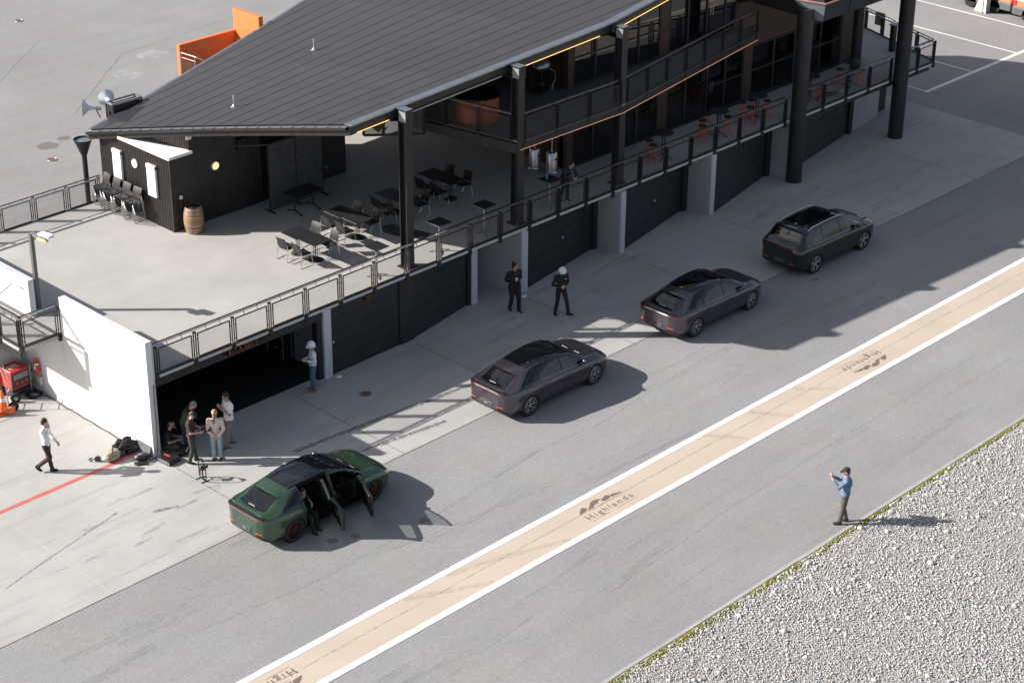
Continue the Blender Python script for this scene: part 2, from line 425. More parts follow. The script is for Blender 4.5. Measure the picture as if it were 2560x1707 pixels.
def blot(name, c, r, mat, z, k=14, sq=1.):
    m = MB(); m.add([(c[0]+r*math.cos(a)*random.uniform(.75, 1.2), c[1]+sq*r*math.sin(a)*random.uniform(.75, 1.2), z) for a in [2*math.pi*i/k for i in range(k)]], [list(range(k))])
    o = m.build(name, mat); o['kind'] = 'structure'; return o
for c, r in (((5.0, 28.6), .42), ((6, 28.9), .28), ((-6.3, -2.1), .16), ((-5.7, -2.35), .14), ((-3.8, -3.1), .16), ((16.9, -1.15), .16)):
    blot('oil_stain', c, r, stain, .0072 if c[1] < 0 else .005)
for c, r in (((12.5, 33.5), .7), ((15, 35), .7)): blot('pale_patch', c, r, stainp, .0045)
for x0, y0, x1, y1, w in ((36.1, 7.2, 62, 7.2, .2), (36.2, 7.3, 36.2, 14, .1), (39.9, 7.3, 39.9, 14, .1), (43.6, 7.3, 43.6, 40, .12), (47.2, 7.3, 47.2, 40, .12), (51, 7.3, 51, 40, .12)):
    d = w/2
    if y0 == y1: sheet('parking_line', rect(x0, y0-d, x1, y0+d), .005, linew)
    else: sheet('parking_line', rect(x0-d, y0, x0+d, y1), .0055, linew)
# lettering painted on the strip
logo_m = alpha_mat('faded_logo_paint', (.16, .125, .11), .92, .8, 14, (1, 1, 1), (.2, .5))
def logo(x, y, flip, mnt=True, n=9):
    m = text_mb('Highlands'[:n], .315, 1.28)
    xs = [v[0] for v in m.v]; w = max(xs)-min(xs)
    full = 1.86*n/9 if n < 9 else 1.86
    k = full/w; m.v = [((v[0]-min(xs))*k, v[1]*.98, 0) for v in m.v]
    # serifs on the tall stems
    m.box(0, -.10, 0, .78, -.093, 0); m.box(1.0, -.10, 0, 1.9, -.093, 0)
    m.box(.35, .325, 0, 1.75, .331, 0)
    for q in (.03, .19): m.box(q-.035, .0, 0, q+.035, .012, 0); m.box(q-.035, .215, 0, q+.035, .228, 0)
    polys = [[(.0, .38), (.14, .52), (.30, .60), (.40, .50), (.30, .40)], [(.34, .40), (.48, .47), (.64, .60), (.80, .66), (.70, .52), (.60, .40)], [(.66, .47), (.82, .66), (.98, .62), (1.08, .50), (.94, .55), (.86, .47)], [(.98, .46), (1.14, .56), (1.30, .60), (1.42, .50), (1.26, .42), (1.10, .40)], [(1.34, .42), (1.46, .53), (1.62, .48), (1.82, .40)]]
    for p in polys: m.add([(a, b, 0) for a, b in p], [list(range(len(p)))])
    m.xf(Matrix.Translation((x, y, .0165)) @ Matrix.Rotation(math.pi if flip else 0, 4, 'Z'))
    o = m.build('painted_lettering', logo_m); o['kind'] = 'structure'
logo(-.5, -6.38, False); logo(13.86, -5.9, True); logo(-10.9, -5.85, True)
# kerb, gravel and moss along the far side of the lane
kerb = MB(); n = 60
for i in range(n):
    x0 = -40+i*1.5; j = random.uniform(-.006, .006)
    kerb.box(x0+.004, -11.80+j, -.05, x0+1.496, -11.69+j, .022+random.uniform(-.004, .004))
kerb.build('kerb', conc_wall, bevel=.008)['kind'] = 'structure'
soil = M_('gravel_soil', (.36, .34, .32), .95, vary=.3, scale=20, bmp=.4)
gbed = sheet('gravel_bed', rect(-80, -90, 80, -11.80), .004, soil)
stone_m, n_, b_, o_ = new_mat('river_stone')
gi = n_.nodes.new('ShaderNodeNewGeometry')
cc = ramp(n_, gi.outputs['Random Per Island'], [(0, (.36, .365, .37)), (.22, (.46, .465, .465)), (.45, (.57, .565, .55)), (.62, (.41, .43, .43)), (.78, (.64, .635, .62)), (.9, (.52, .46, .40)), (1, (.30, .30, .31))])
cc = mixc(n_, 1, cc, ramp(n_, noise(n_, coords(n_), 26, 5), [(.3, .84), (.7, 1.14)]), 'MULTIPLY')
cc = mixc(n_, 1, cc, (.84, .84, .85), 'MULTIPLY'); n_.links.new(cc, b_.inputs['Base Color']); b_.inputs['Roughness'].default_value = .78
def ico(sub):
    bm = bmesh.new(); bmesh.ops.create_icosphere(bm, subdivisions=sub, radius=1)
    v = [x.co.copy() for x in bm.verts]; bm.verts.index_update(); f = [[q.index for q in p.verts] for p in bm.faces]; bm.free(); return v, f
def stone_shape(v, rnd):
    ph = [rnd.uniform(0, 6.28) for _ in range(6)]; a = rnd.uniform(.65, 1.0); b = rnd.uniform(.38, .72)
    o = []
    for p in v:
        k = 1+.13*math.sin(2.1*p.x+ph[0])+.11*math.sin(2.7*p.y+ph[1])+.09*math.sin(3.3*p.z+ph[2]+p.x)
        o.append(Vector((p.x*k, p.y*k*a, p.z*k*b)))
    return o
rs = random.Random(3)
iv1, if1 = ico(1); iv2, if2 = ico(2)
lib1 = [stone_shape(iv1, rs) for _ in range(24)]; lib2 = [stone_shape(iv2, rs) for _ in range(10)]
def in_gravel(x, y, mg=2.2):
    return y < -11.83 and y > -17.6-x-mg and y > -20.04+.617*x-mg
big = []
for i in range(4000):
    if len(big) >= 300: break
    x = rs.uniform(-8, 15); y = -11.9-abs(rs.gauss(0, 2.2)) if rs.random() < .6 else rs.uniform(-20, -11.9)
    if not in_gravel(x, y): continue
    r = rs.uniform(.042, .085)*(1.4 if rs.random() < .12 else 1)
    if any((x-a)**2+(y-b)**2 < (r+c)**2*.7 for a, b, c in big): continue
    big.append((x, y, r))
smesh = []
for v in lib2:
    mm = MB(); mm.add(v, if2); smesh.append(mm.mesh('stone', stone_m, 180))
for x, y, r in big:
    k = r*rs.uniform(.85, 1.1)
    inst('stone', rs.choice(smesh), gbed, (x, y, .004+r*.36), (rs.uniform(-.25, .25), rs.uniform(-.25, .25), rs.uniform(0, 6.3)), (k, k, k))
VV = []; FF = []
def pebble(x, y, z, r):
    v = rs.choice(lib1); a = rs.uniform(0, 6.28); ca, sa = math.cos(a)*r, math.sin(a)*r; t = rs.uniform(-.45, .45); u = rs.uniform(-.45, .45); b = len(VV)
    for p in v: VV.append((x+ca*p.x-sa*p.y, y+sa*p.x+ca*p.y, z+r*(p.z+t*p.x+u*p.y)))
    for f in if1: FF.append((f[0]+b, f[1]+b, f[2]+b))
step = .047; y = -11.90
while y > -21.4:
    x = -8.2
    while x < 17:
        xx = x+rs.uniform(-.025, .025); yy = y+rs.uniform(-.025, .025)
        if in_gravel(xx, yy):
            near = rs.random()
            zone = .5+.5*math.sin(xx*.8+1.3*math.sin(yy*.9))
            r = rs.uniform(.014, .029)+(.024*rs.random() if near < .10+.22*zone*(1 if xx < 4 else .4) else 0)
            if yy < -12.05 or rs.random() < .45: pebble(xx, yy, .012+r*.25+rs.uniform(0, .02), r)
        x += step
    y -= step
mm = MB(); mm.v = VV; mm.f = FF; mm.mi = [0]*len(FF)
o = mm.build('loose_gravel', stone_m, gbed, 180); o['kind'] = 'stuff'
moss_m, n_, b_, o_ = new_mat('moss')
cc = ramp(n_, noise(n_, coords(n_), 5, 6, .7), [(.3, (.05, .075, .008)), (.5, (.15, .15, .012)), (.7, (.24, .18, .02))])
n_.links.new(cc, b_.inputs['Base Color']); b_.inputs['Roughness'].default_value = .95
mo = MB()
for i in range(5200):
    x = rs.uniform(-8, 15); d = abs(rs.gauss(0, .13 if x < 3 else .06)); c = .5+.5*math.sin(x*1.7)+.4*math.sin(x*4.3+1)
    if rs.random() > .35+.5*c: continue
    r = rs.uniform(.02, .05); mo.add([Vector((p.x*r+x, p.y*r-11.83-d, p.z*r*.7+.012)) for p in rs.choice(lib1)], if1)
tag(mo.build('moss', moss_m, smooth=180), 'yellow green moss growing along the kerb beside the gravel', 'moss', kind='stuff')
# ------------------------------------------------------------------ pit building
ZD = 2.55; ZU = 5.60
B = thing('pit_building', 'long dark two storey pit building with angled roof over garages and terrace', 'building')
def P_(name, mb, mat, parent=None, smooth=None, bevel=0): return mb.build(name, mat, B if parent is None else parent, smooth, bevel)
def roof_z(x, y):
    X, Y = x-1.75, y-6.05
    return 7.85+.050*X-.208*Y+.009*X*Y
# deck slab and what carries it
P_('deck_slab', MB().prism([(-6.83, 5.25), (33.3, 5.25), (34.95, 9.9), (34.95, 17.25), (-6.83, 17.25)], 2.39, ZD), conc_deck)
P_('slab_edge', MB().box(-6.82, 5.238, 2.40, 33.25, 5.249, 2.535), conc_pale)
P_('header_beam', MB().box(-6.80, 5.30, 2.10, -.25, 5.55, 2.388), black_wall)
P_('edge_beam', MB().bar((24.2, 5.35, 2.3), (33.1, 5.35, 2.3), .14, .17), black_steel)
# garages: white pillars, skewed doors, concrete fins
P_('pillar', MB().box(-.22, 5.245, 0, .08, 5.7, 2.389), conc_pale)
P_('pillar', MB().box(6.88, 5.86, 0, 7.15, 6.4, 2.389), conc_pale)
def wallq(name, p, q, z0, z1, t, mat, parent=None):
    (x0, y0), (x1, y1) = p, q; L = math.hypot(x1-x0, y1-y0); nx, ny = -(y1-y0)/L*t, (x1-x0)/L*t
    return P_(name, MB().prism([(x0, y0), (x1, y1), (x1+nx, y1+ny), (x0+nx, y0+ny)], z0, z1), mat, parent)
for i, (p, q) in enumerate((((.085, 5.32), (3.08, 5.38)), ((3.72, 5.40), (6.78, 5.98)), ((9.12, 5.45), (13.2, 6.14)), ((13.97, 5.27), (18.22, 6.16)), ((18.97, 5.16), (23.24, 6.10)), ((24.1, 5.62), (29.45, 6.62)))):
    d = wallq('garage_door', p, q, .01, 2.388, .06, door_mat)
    L = math.hypot(q[0]-p[0], q[1]-p[1]); ux, uy = (q[0]-p[0])/L, (q[1]-p[1])/L
    for k in range(1, 5):
        z = k*.48; m = MB().bar((p[0]+uy*.004, p[1]-ux*.004, z), (q[0]+uy*.004, q[1]-ux*.004, z), .006, .012); m.build('panel_joint', black_gloss, d); TREE.setdefault(d, [])
    if i in (0, 2, 3):
        lk = MB().lathe([(.0, 0), (.045, 0), (.045, .02), (.02, .035), (0, .035)], 14, M=Matrix.Rotation(math.pi/2, 3, 'X'), c=(p[0]+(.12 if i == 0 else 2.2), p[1]-.002+(0 if i == 0 else 2.2*uy/ux), 1.15)); lk.build('lock', alu, d, 30)
for p, q in (((3.08, 5.33), (3.72, 5.35)), ((6.74, 5.9), (6.9, 5.9)), ((13.2, 6.05), (13.42, 6.05)), ((18.22, 6.07), (18.5, 6.07)), ((23.24, 6.02), (23.5, 6.02)), ((29.42, 6.5), (29.66, 6.5)), ((-.42, 5.34), (-.22, 5.34))):
    wallq('door_jamb', p, q, 0, 2.388, .12, black_wall)
for xf in (8.86, 13.68, 18.75, 23.80):
    if xf < 9: poly = [(8.15, 6.95), (8.74, 5.36), (9.08, 5.36), (9.1, 6.95)]
    else: poly = [(xf-.28, 6.4), (xf-.07, 5.15), (xf+.22, 5.15), (xf+.24, 6.4)]
    f = P_('concrete_fin', MB().prism(poly, 0, 2.388), conc_wall)
    x0, x1 = poly[1][0], poly[2][0]; y = poly[1][1]
    MB().box(x0+.05, y-.012, 0, x1, y-.002, 2.386).build('painted_edge', conc_pale, f)
wallq('end_wall', (29.66, 6.53), (32.2, 7.0), 0, 2.388, .3, conc_wall)
P_('recess_back', MB().box(7.15, 6.95, 0, 8.2, 7.1, 2.388), door_mat)
wallq('recess_side', (7.16, 6.4), (7.16, 7.0), 0, 2.388, -.2, door_mat)
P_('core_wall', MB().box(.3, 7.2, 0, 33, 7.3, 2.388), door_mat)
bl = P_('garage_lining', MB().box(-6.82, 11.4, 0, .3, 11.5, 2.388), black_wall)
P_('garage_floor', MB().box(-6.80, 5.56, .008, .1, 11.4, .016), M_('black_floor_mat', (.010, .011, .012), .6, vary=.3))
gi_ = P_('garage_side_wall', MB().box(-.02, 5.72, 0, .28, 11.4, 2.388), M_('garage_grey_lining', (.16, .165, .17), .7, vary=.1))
MB().box(-.035, 7.0, 0, -.022, 7.35, 2.2).build('door_opening', black_wall, gi_); MB().box(-.035, 5.85, 0, -.022, 6.05, 2.2).build('door_opening', black_wall, gi_)
# garage lettering
letter_m = M_('orange_lettering', (.90, .26, .05), .5, vary=.2, scale=30)
def wall_text(body, x, z, width, h, y, bold=.012):
    m = text_mb(body, h*1.38, 1.05, .006); xs = [v[0] for v in m.v]; k = width/(max(xs)-min(xs))
    base = [(a*k, b, c) for a, b, c in m.v]; fs = list(m.f); m2 = MB()
    for dx, dz in ((0, 0), (bold, 0), (0, bold), (bold, bold)): m2.add([(a+dx-min(xs)*k, c, b+dz) for a, b, c in base], fs)
    m2.xf(Matrix.Translation((x, y, z))); return P_('lettering', m2, letter_m)
wall_text('TECHNICAL 11', -4.17, 2.19, 1.56, .17, 5.292); wall_text('10', 1.55, 2.13, .26, .16, 5.31)
# shed block under the low end of the roof (corrugated cladding is real ribs)
def corr(name, p, q, ztop, mat=shed_clad, pitch=.094, depth=.018, z0=ZD, parent=None):
    (x0, y0), (x1, y1) = p, q; L = math.hypot(x1-x0, y1-y0); ux, uy = (x1-x0)/L, (y1-y0)/L; nx, ny = uy, -ux
    m = MB(); n = int(L/pitch); prev = None
    prof = [(0, 0), (.28, 0), (.42, 1), (.86, 1), (1, 0)]
    for k in range(n):
        for t, d in prof[:-1]:
            s = (k+t)/n*L; a = ztop(s/L) if callable(ztop) else ztop; x = x0+ux*s+nx*depth*d; y = y0+uy*s+ny*depth*d
            c = [(x, y, z0), (x, y, a)]
            if prev: m.add([prev[0], c[0], c[1], prev[1]], [(0, 1, 2, 3)])
            prev = c
    a = ztop(1) if callable(ztop) else ztop
    m.add([prev[0], (x1, y1, z0), (x1, y1, a), prev[1]], [(0, 1, 2, 3)])
    return P_(name, m, mat, parent)
corr('cladding', (0, 17.1), (0, 13.15), lambda t: 5.16)
corr('cladding', (0, 13.15), (3.82, 13.15), lambda t: 5.16 if t < .21 else 6.02+.12*t)
corr('cladding', (.06, 16.6), (.86, 13.17), lambda t: 5.12+.9*t, z0=5.1)
P_('shed_core', MB().box(.03, 13.19, ZD, 7.7, 17.05, 5.05), black_wall)
P_('shed_core_upper', MB().prism([(.95, 13.19), (7.7, 13.19), (7.7, 17.0), (.3, 17.0)], 5.05, 5.6), black_wall)
for (x, y, w) in ((-.02, 13.13, .05), (3.8, 13.13, .05), (-.02, 17.08, .05)): P_('corner_trim', MB().box(x, y, ZD, x+w, y+w, 5.2), shed_clad)
P_('roof_cap', MB().prism([(-.09, 13.06), (.90, 13.06), (.92, 13.16), (.10, 16.6), (-.09, 16.6)], 5.17, 5.27), white_paint)
P_('passage_back', MB().box(3.84, 13.9, ZD, 4.6, 14, 5.6), black_wall)
P_('shed_wall', MB().box(4.55, 13.20, ZD, 7.72, 13.4, 5.7), black_wall)
P_('orange_board', MB().box(4.2, 13.75, 4.7, 4.8, 13.8, 5.5), orange_pt)
# roof: straight corrugated sheets on a twisted surface, lapped every 0.762 m
def xl(y): return 1.75-2.05*(y-6.05)/11.25 if y <= 17.3 else -.3+(y-17.3)/.209
def xr(y): return 24.0 if y > 7.82 else 13.7+(y-6.05)/.172
soff = MB(); NY = 60; rows = []
ys = [6.05+(22.3-6.05)*i/NY for i in range(NY+1)]
for y in ys:
    a, b = xl(y), max(xr(y), xl(y)+.05); rows.append([(a+(b-a)*t/6, y) for t in range(7)])
for i in range(NY):
    for t in range(6):
        q = [rows[i][t], rows[i][t+1], rows[i+1][t+1], rows[i+1][t]]
        soff.add([(x, y, roof_z(x, y)-.06) for x, y in q], [(0, 1, 2, 3)])
roof = P_('roof', soff, black_wall)
under = MB()
for i in range(NY):
    for t in range(6):
        q = [rows[i][t], rows[i+1][t], rows[i+1][t+1], rows[i][t+1]]
        under.add([(x, y, roof_z(x, y)-.30) for x, y in q], [(0, 1, 2, 3)])
under.build('soffit', black_wall, roof)
PIT = .0762; y = 6.06; k = 0
while y < 22.2:
    m = MB(); prev = None; lap = .0022
    for j in range(10):
        for t in range(6):
            yy = y+(j+t/6)*PIT*1.0; d = .0095*math.cos(2*math.pi*t/6)+lap*(1-(j+t/6)/10)
            a, b = xl(yy), max(xr(yy), xl(yy)+.05)
            c = [(a+(b-a)*s/4, yy, roof_z(a+(b-a)*s/4, yy)+d) for s in range(5)]
            if prev:
                for s in range(4): m.add([prev[s], prev[s+1], c[s+1], c[s]], [(0, 1, 2, 3)])
            prev = c
    # close the sheet onto the next one with a small step (the lap line)
    c = [(p[0], y+10*PIT*1.0-.002, roof_z(p[0], y+10*PIT)-.0098) for p in prev]
    for s in range(4): m.add([prev[s], prev[s+1], c[s+1], c[s]], [(0, 1, 2, 3)])
    m.build('roof_sheet', roof_mat, roof, 50)
    y += 10*PIT; k += 1
def edge_strip(name, pts, dz0, dz1, w, mat, par=roof):
    m = MB()
    for p, q in zip(pts, pts[1:]):
        d = Vector((q[0]-p[0], q[1]-p[1], 0)).normalized(); n = Vector((d.y, -d.x, 0))*w
        vs = []
        for r in (p, q):
            z = roof_z(*r)
            for o in (Vector((0, 0, 0)), n): vs += [Vector((r[0], r[1], z+dz0))+o, Vector((r[0], r[1], z+dz1))+o]
        m.add(vs, [(0, 1, 3, 2), (4, 6, 7, 5), (0, 4, 5, 1), (2, 3, 7, 6), (1, 5, 7, 3), (0, 2, 6, 4)])
    return m.build(name, mat, par)
fr = [(1.70+12*t/12, 6.03) for t in range(13)]+[(13.7+10.3*t/8, 6.03+10.3*t/8*.172) for t in range(1, 9)]
edge_strip('front_flashing', fr, -.012, .042, .17, flash_steel)
edge_strip('front_flashing', [(x, y+.16) for x, y in fr], .016, .038, .16, flash_steel)
edge_strip('fascia', [(x, y-.02) for x, y in fr], -.34, -.014, .06, black_steel)
eave = [(-.3+2.05*t/8-.02, 17.3-11.25*t/8) for t in range(9)]
bk = [(-.3+24.3*t/10, 17.3+24.3*t/10*.209) for t in range(10, -1, -1)]
edge_strip('barge_flashing', bk, -.02, .03, -.12, flash_steel)
edge_strip('back_fascia', bk, -.34, -.03, -.05, black_steel)
# gutter with brackets along the low edge
g = MB()
for p, q in zip(eave, eave[1:]):
    d = Vector((q[0]-p[0], q[1]-p[1], 0)).normalized(); n = Vector((d.y, -d.x, 0))*-1
    if n.x > 0: n = -n
    pr = [(0, -.04), (0, -.16), (.06, -.19), (.13, -.14), (.16, -.05), (.175, -.05)]
    for (a0, h0), (a1, h1) in zip(pr, pr[1:]):
        g.add([Vector((p[0], p[1], roof_z(*p)+h0))+n*a0, Vector((q[0], q[1], roof_z(*q)+h0))+n*a0, Vector((q[0], q[1], roof_z(*q)+h1))+n*a1, Vector((p[0], p[1], roof_z(*p)+h1))+n*a1], [(0, 1, 2, 3)])
gut = g.build('gutter', M_('gutter_brown', (.060, .050, .046), .45, .3, vary=.15), roof)
fl = MB()
for p, q in zip(eave, eave[1:]):
    d = Vector((q[0]-p[0], q[1]-p[1], 0)).normalized(); n = Vector((d.y, -d.x, 0)); n = -n if n.x > 0 else n
    fl.add([Vector((p[0], p[1], roof_z(*p)-.035))-n*.02, Vector((q[0], q[1], roof_z(*q)-.035))-n*.02, Vector((q[0], q[1], roof_z(*q)-.06))+n*.16, Vector((p[0], p[1], roof_z(*p)-.06))+n*.16], [(0, 1, 2, 3)])
fl.build('gutter_lining', flash_steel, roof)
for i in range(24):
    t = (i+.5)/24; x = -.3+2.05*t; y = 17.3-11.25*t; z = roof_z(x, y)
    MB().bar((x-.015, y, z-.055), (x-.19, y-.03, z-.045), .018, .012).build('gutter_bracket', black_steel, roof)
edge_strip('eave_board', [(x+.03, y) for x, y in eave], -.36, -.08, .05, black_steel)
# led strips along the front edge and the balcony edge (lit in the photograph)
def led(name, p, q, mat, w=.02): P_(name, MB().bar(p, q, w, w), mat)
for a, b in ((1.95, 3.3), (9.2, 13.1), (14.2, 24)):
    def fp(x): y = 5.98 if x <= 13.7 else 5.98+(x-13.7)*.172; return (x, y-.085, roof_z(x, y)-.30)
    led('led_strip', fp(a), fp(b), led_y, .015)
led('led_strip', (3.9, 5.89, roof_z(3.9, 6)-.33), (8.3, 5.89, roof_z(8.3, 6)-.33), M_('led_strip_off', (.5, .4, .38), .4, vary=.05), .03)
# steel columns with I-beam outriggers
def column(x, y, ztop, yb):
    c = MB(); w = .30
    c.box(x-w/2, y-.17, ZD, x+w/2, y-.14, ztop); c.box(x-w/2, y+.14, ZD, x+w/2, y+.17, ztop); c.box(x-.012, y-.14, ZD, x+.012, y+.14, ztop)
    c.box(x-.25, y-.25, ZD-.02, x+.25, y+.25, ZD+.025)
    o = P_('steel_column', c, black_steel)
    b = MB(); zb = ztop-.42
    b.box(x-.16, y-.20, ztop-.02, x+.16, 5.92, ztop+.012); b.box(x-.16, y-.20, zb, x+.16, yb, zb+.025); b.box(x-.014, y-.2, zb, x+.014, 5.92, ztop-.02); b.box(x-.014, 5.92, zb, x+.014, yb, ztop-.3)
    b.box(x-.15, y-.205, zb+.02, x+.15, y-.19, ztop-.02); b.box(x-.15, y+.15, zb+.02, x-.02, y+.165, ztop-.02)
    b.build('outrigger_beam', black_steel, o); MB().box(x-.155, y-.205, ztop+.014, x+.155, 5.9, ztop+.02).build('beam_cap', flash_steel, o)
    MB().box(x-.154, y-.185, zb+.03, x-.151, y+.12, ztop-.04).build('beam_plate', M_('pale_plate', (.30, .31, .32), .4, .3) if 'pale_plate' not in bpy.data.materials else bpy.data.materials['pale_plate'], o)
    for dz in (.06,): MB().box(x-.2, y-.2, ZD+.026, x-.14, y-.14, ZD+dz).build('anchor_bolt', alu, o)
    return o
column(3.72, 5.62, 7.96, 6.45); column(8.80, 5.62, 8.16, 6.45); column(13.92, 5.62, 8.36, 6.45)
for x, y in ((23.73, 5.0), (30.61, 5.0)):
    P_('round_column', MB().lathe([(.33, .006), (.33, .03), (.31, .04), (.31, 7.0)], 40, (x, y, 0)), black_steel, smooth=40)
P_('round_column', MB().lathe([(.16, 0), (.16, 2.4)], 20, (32.9, 8.3, 0)), black_steel, smooth=40)
P_('round_column', MB().lathe([(.22, ZD), (.22, 7)], 24, (30.2, 7.0, 0)), black_steel, smooth=40)
# upper floor slab, balcony (bent 10 degrees), soffit
balc = [(8.75, 5.48), (13.9, 5.44), (23.7, 7.18), (23.7, 17), (7.4, 17), (6.9, 11.2), (7.95, 9.9)]
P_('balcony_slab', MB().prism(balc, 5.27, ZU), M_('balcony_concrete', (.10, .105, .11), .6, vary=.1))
def off(p, q, d):
    v = Vector((q[0]-p[0], q[1]-p[1], 0)).normalized(); return Vector((v.y, -v.x, 0))*d
for p, q in ((balc[0], balc[1]), (balc[1], balc[2])):
    n = off(p, q, .012); a = Vector((p[0], p[1], 0))+n; b = Vector((q[0], q[1], 0))+n
    P_('balcony_edge', MB().bar(a+Vector((0, 0, 5.53)), b+Vector((0, 0, 5.53)), .012, .05), flash_steel)
    P_('balcony_channel', MB().bar(a+Vector((0, 0, 5.36)), b+Vector((0, 0, 5.36)), .02, .22), black_steel)
    led('led_strip', a+n*1.5+Vector((0, 0, 5.255)), b+n*1.5+Vector((0, 0, 5.255)), led_o, .014)
P_('balcony_beam', MB().bar((8.72, 5.5, 5.30), (7.9, 9.9, 5.30), .12, .34), black_steel)
P_('balcony_edge', MB().bar((7.88, 9.9, 5.56), (8.69, 5.5, 5.56), .02, .03), flash_steel)
# facade: dark solid behind, then posts, windows with frames and panes
P_('room_block', MB().box(13.7, 8.1, ZD, 31.35, 16.9, 5.26), black_wall)
P_('room_block_upper', MB().prism([(13.7, 8.05), (23.4, 8.05), (23.4, 9.6), (13.7, 9.6)], ZU, 7.7), black_wall)
P_('room_side_wall', MB().box(13.5, 7.9, ZD, 13.69, 12.5, 5.26), brown_clad)
P_('room_side_wall', MB().box(13.5, 8.0, ZU, 13.69, 12.5, 7.7), brown_clad)
for x0, x1 in ((13.5, 13.78), (18.5, 19.0), (23.63, 24.12), (30.1, 31.6)):
    nb = 16
    pier = P_('timber_pier', MB().box(x0, 7.72, ZD, x1, 8.1, 5.26), brown_clad)
    for k in range(nb): MB().box(x0-.006, 7.708, ZD+.01+k*.168, x1+.006, 7.719, ZD+.165+k*.168).build('cladding_board', brown_clad, pier)
    if x0 < 23: P_('timber_pier', MB().box(x0, 7.72, ZU, x1, 8.05, 8.2), brown_clad)
P_('timber_wall', MB().box(24.13, 7.74, 4.80, 30.1, 8.1, 6.6), brown_clad)
for k in range(10): P_('cladding_board', MB().box(24.13, 7.728, 4.82+k*.17, 30.1, 7.739, 4.975+k*.17), brown_clad)
P_('timber_end', MB().box(31.36, 7.75, ZD, 31.6, 16.9, 6.6), brown_clad)
P_('timber_wall', MB().box(22.9, 7.74, ZU, 24.3, 8.06, 6.7), brown_clad)
curtain_m = M_('curtain_cloth', (.42, .52, .56), .9, vary=.25, scale=5)
def window(x0, x1, z0, z1, glass, mid=None, curtain=False, y=7.75):
    fw = .05; m = MB(); m.box(x0, y-.03, z0, x0+fw, y+.05, z1); m.box(x1-fw, y-.03, z0, x1, y+.05, z1)
    m.box(x0+fw, y-.03, z0, x1-fw, y+.05, z0+.08); m.box(x0+fw, y-.03, z1-fw, x1-fw, y+.05, z1)
    if mid: m.box(x0+fw, y-.03, mid-.03, x1-fw, y+.05, mid+.03)
    w = P_('window', m, black_steel)
    for a, b in ([(z0+.08, mid-.03), (mid+.03, z1-fw)] if mid else [(z0+.08, z1-fw)]):
        MB().box(x0+fw, y, a, x1-fw, y+.012, b).build('pane', glass, w)
    if curtain:
        c = MB(); n = 46
        c.grid(lambda u, v: (x0+.06+(x1-x0-.12)*u, y+.12+.03*math.sin(u*n)+.012*math.sin(u*n*2.3+v*2), z0+.05+(z1-z0-.1)*v), 90, 6)
        c.build('curtain', curtain_m, w, 180)
    return w
for a, b in ((13.8, 14.9), (14.9, 16.1), (16.1, 17.3), (17.3, 18.48), (19.02, 20.1), (20.1, 21.4)): window(a, b, ZD+.02, 5.1, glass_b, None)
for a, b in ((21.4, 22.5), (22.5, 23.6), (24.14, 25.55), (25.55, 26.9), (26.9, 28.65), (28.65, 30.05)): window(a, b, ZD+.06, 4.78, glass_c, 3.74, True)
P_('sill_beam', MB().box(13.8, 7.70, ZD, 30.05, 7.74, ZD+.10), black_steel)
for a, b in ((13.8, 14.95), (14.95, 16.1), (16.1, 17.3), (17.3, 18.48), (19.02, 20.1), (20.1, 21.2), (21.2, 22.3), (22.3, 23.0)): window(a, b, ZU+.03, roof_z((a+b)/2, 7.75)-.33, glass_b, 6.70 if b < 18.5 else None)
for x, z in ((21.28, 6.85), (21.5, 3.75)):
    h = MB().tube([(x, 7.70, z-.2), (x, 7.63, z-.2), (x, 7.63, z+.2), (x, 7.70, z+.2)], .012, 8); P_('door_handle', h, chrome, smooth=40)
    h = MB().tube([(x+.14, 7.70, z-.2), (x+.14, 7.63, z-.2), (x+.14, 7.63, z+.2), (x+.14, 7.70, z+.2)], .012, 8); P_('door_handle', h, chrome, smooth=40)
# hanging glazed screen at the open end of the upper floor
sc = [(5.9, 10.1), (7.45, 8.75)]
u = Vector((sc[1][0]-sc[0][0], sc[1][1]-sc[0][1], 0)); 
gs = MB(); a = Vector((sc[0][0], sc[0][1], 0)); b_ = Vector((sc[1][0], sc[1][1], 0))
for t in (0, .33, .66, 1): gs.bar(a+u*t+Vector((0, 0, 5.28)), a+u*t+Vector((0, 0, 6.75)), .07, .07)
for z in (5.28, 6.75): gs.bar(a+Vector((0, 0, z)), b_+Vector((0, 0, z)), .07, .07)
gw = P_('glazed_screen', gs, black_steel)
MB().add([a+Vector((0, 0, 5.3)), b_+Vector((0, 0, 5.3)), b_+Vector((0, 0, 6.73)), a+Vector((0, 0, 6.73))], [(0, 1, 2, 3)]).build('pane', clear_glass('screen_glass', (.30, .31, .32)), gw)
# upper control room that juts out over the apron
ck = M_('control_room_panel', (.055, .058, .062), .35, .4, vary=.15, scale=2)
ckl = M_('control_room_soffit', (.34, .36, .38), .4, .3, vary=.1)
cr = MB(); q = [(24.3, 4.5), (35.5, 4.5), (36, 7), (30.5, 19.4), (24.3, 19.4)]
cr.prism([(24.16, 4.51), (31.5, 4.5), (33, 13.8), (30.5, 19.4), (24.3, 19.4), (24.1, 4.98)], 6.5, 8.6)
room = P_('control_room', cr, ck)
MB().add([(23.46, 5.4, 7.3), (23.82, 4.2, 7.3), (24.13, 4.48, 6.499), (24.05, 4.97, 6.499)], [(0, 1, 2, 3)]).build('corner_facet', ckl, room)
MB().add([(23.82, 4.2, 7.3), (31.7, 4.2, 7.3), (31.5, 4.48, 6.499), (24.13, 4.48, 6.499)], [(0, 1, 2, 3)]).build('front_facet', ck, room)
MB().add([(23.46, 5.4, 7.3), (24.05, 4.97, 6.499), (24.25, 12, 6.499), (23.66, 12, 7.3)], [(0, 1, 2, 3)]).build('side_facet', ck, room)
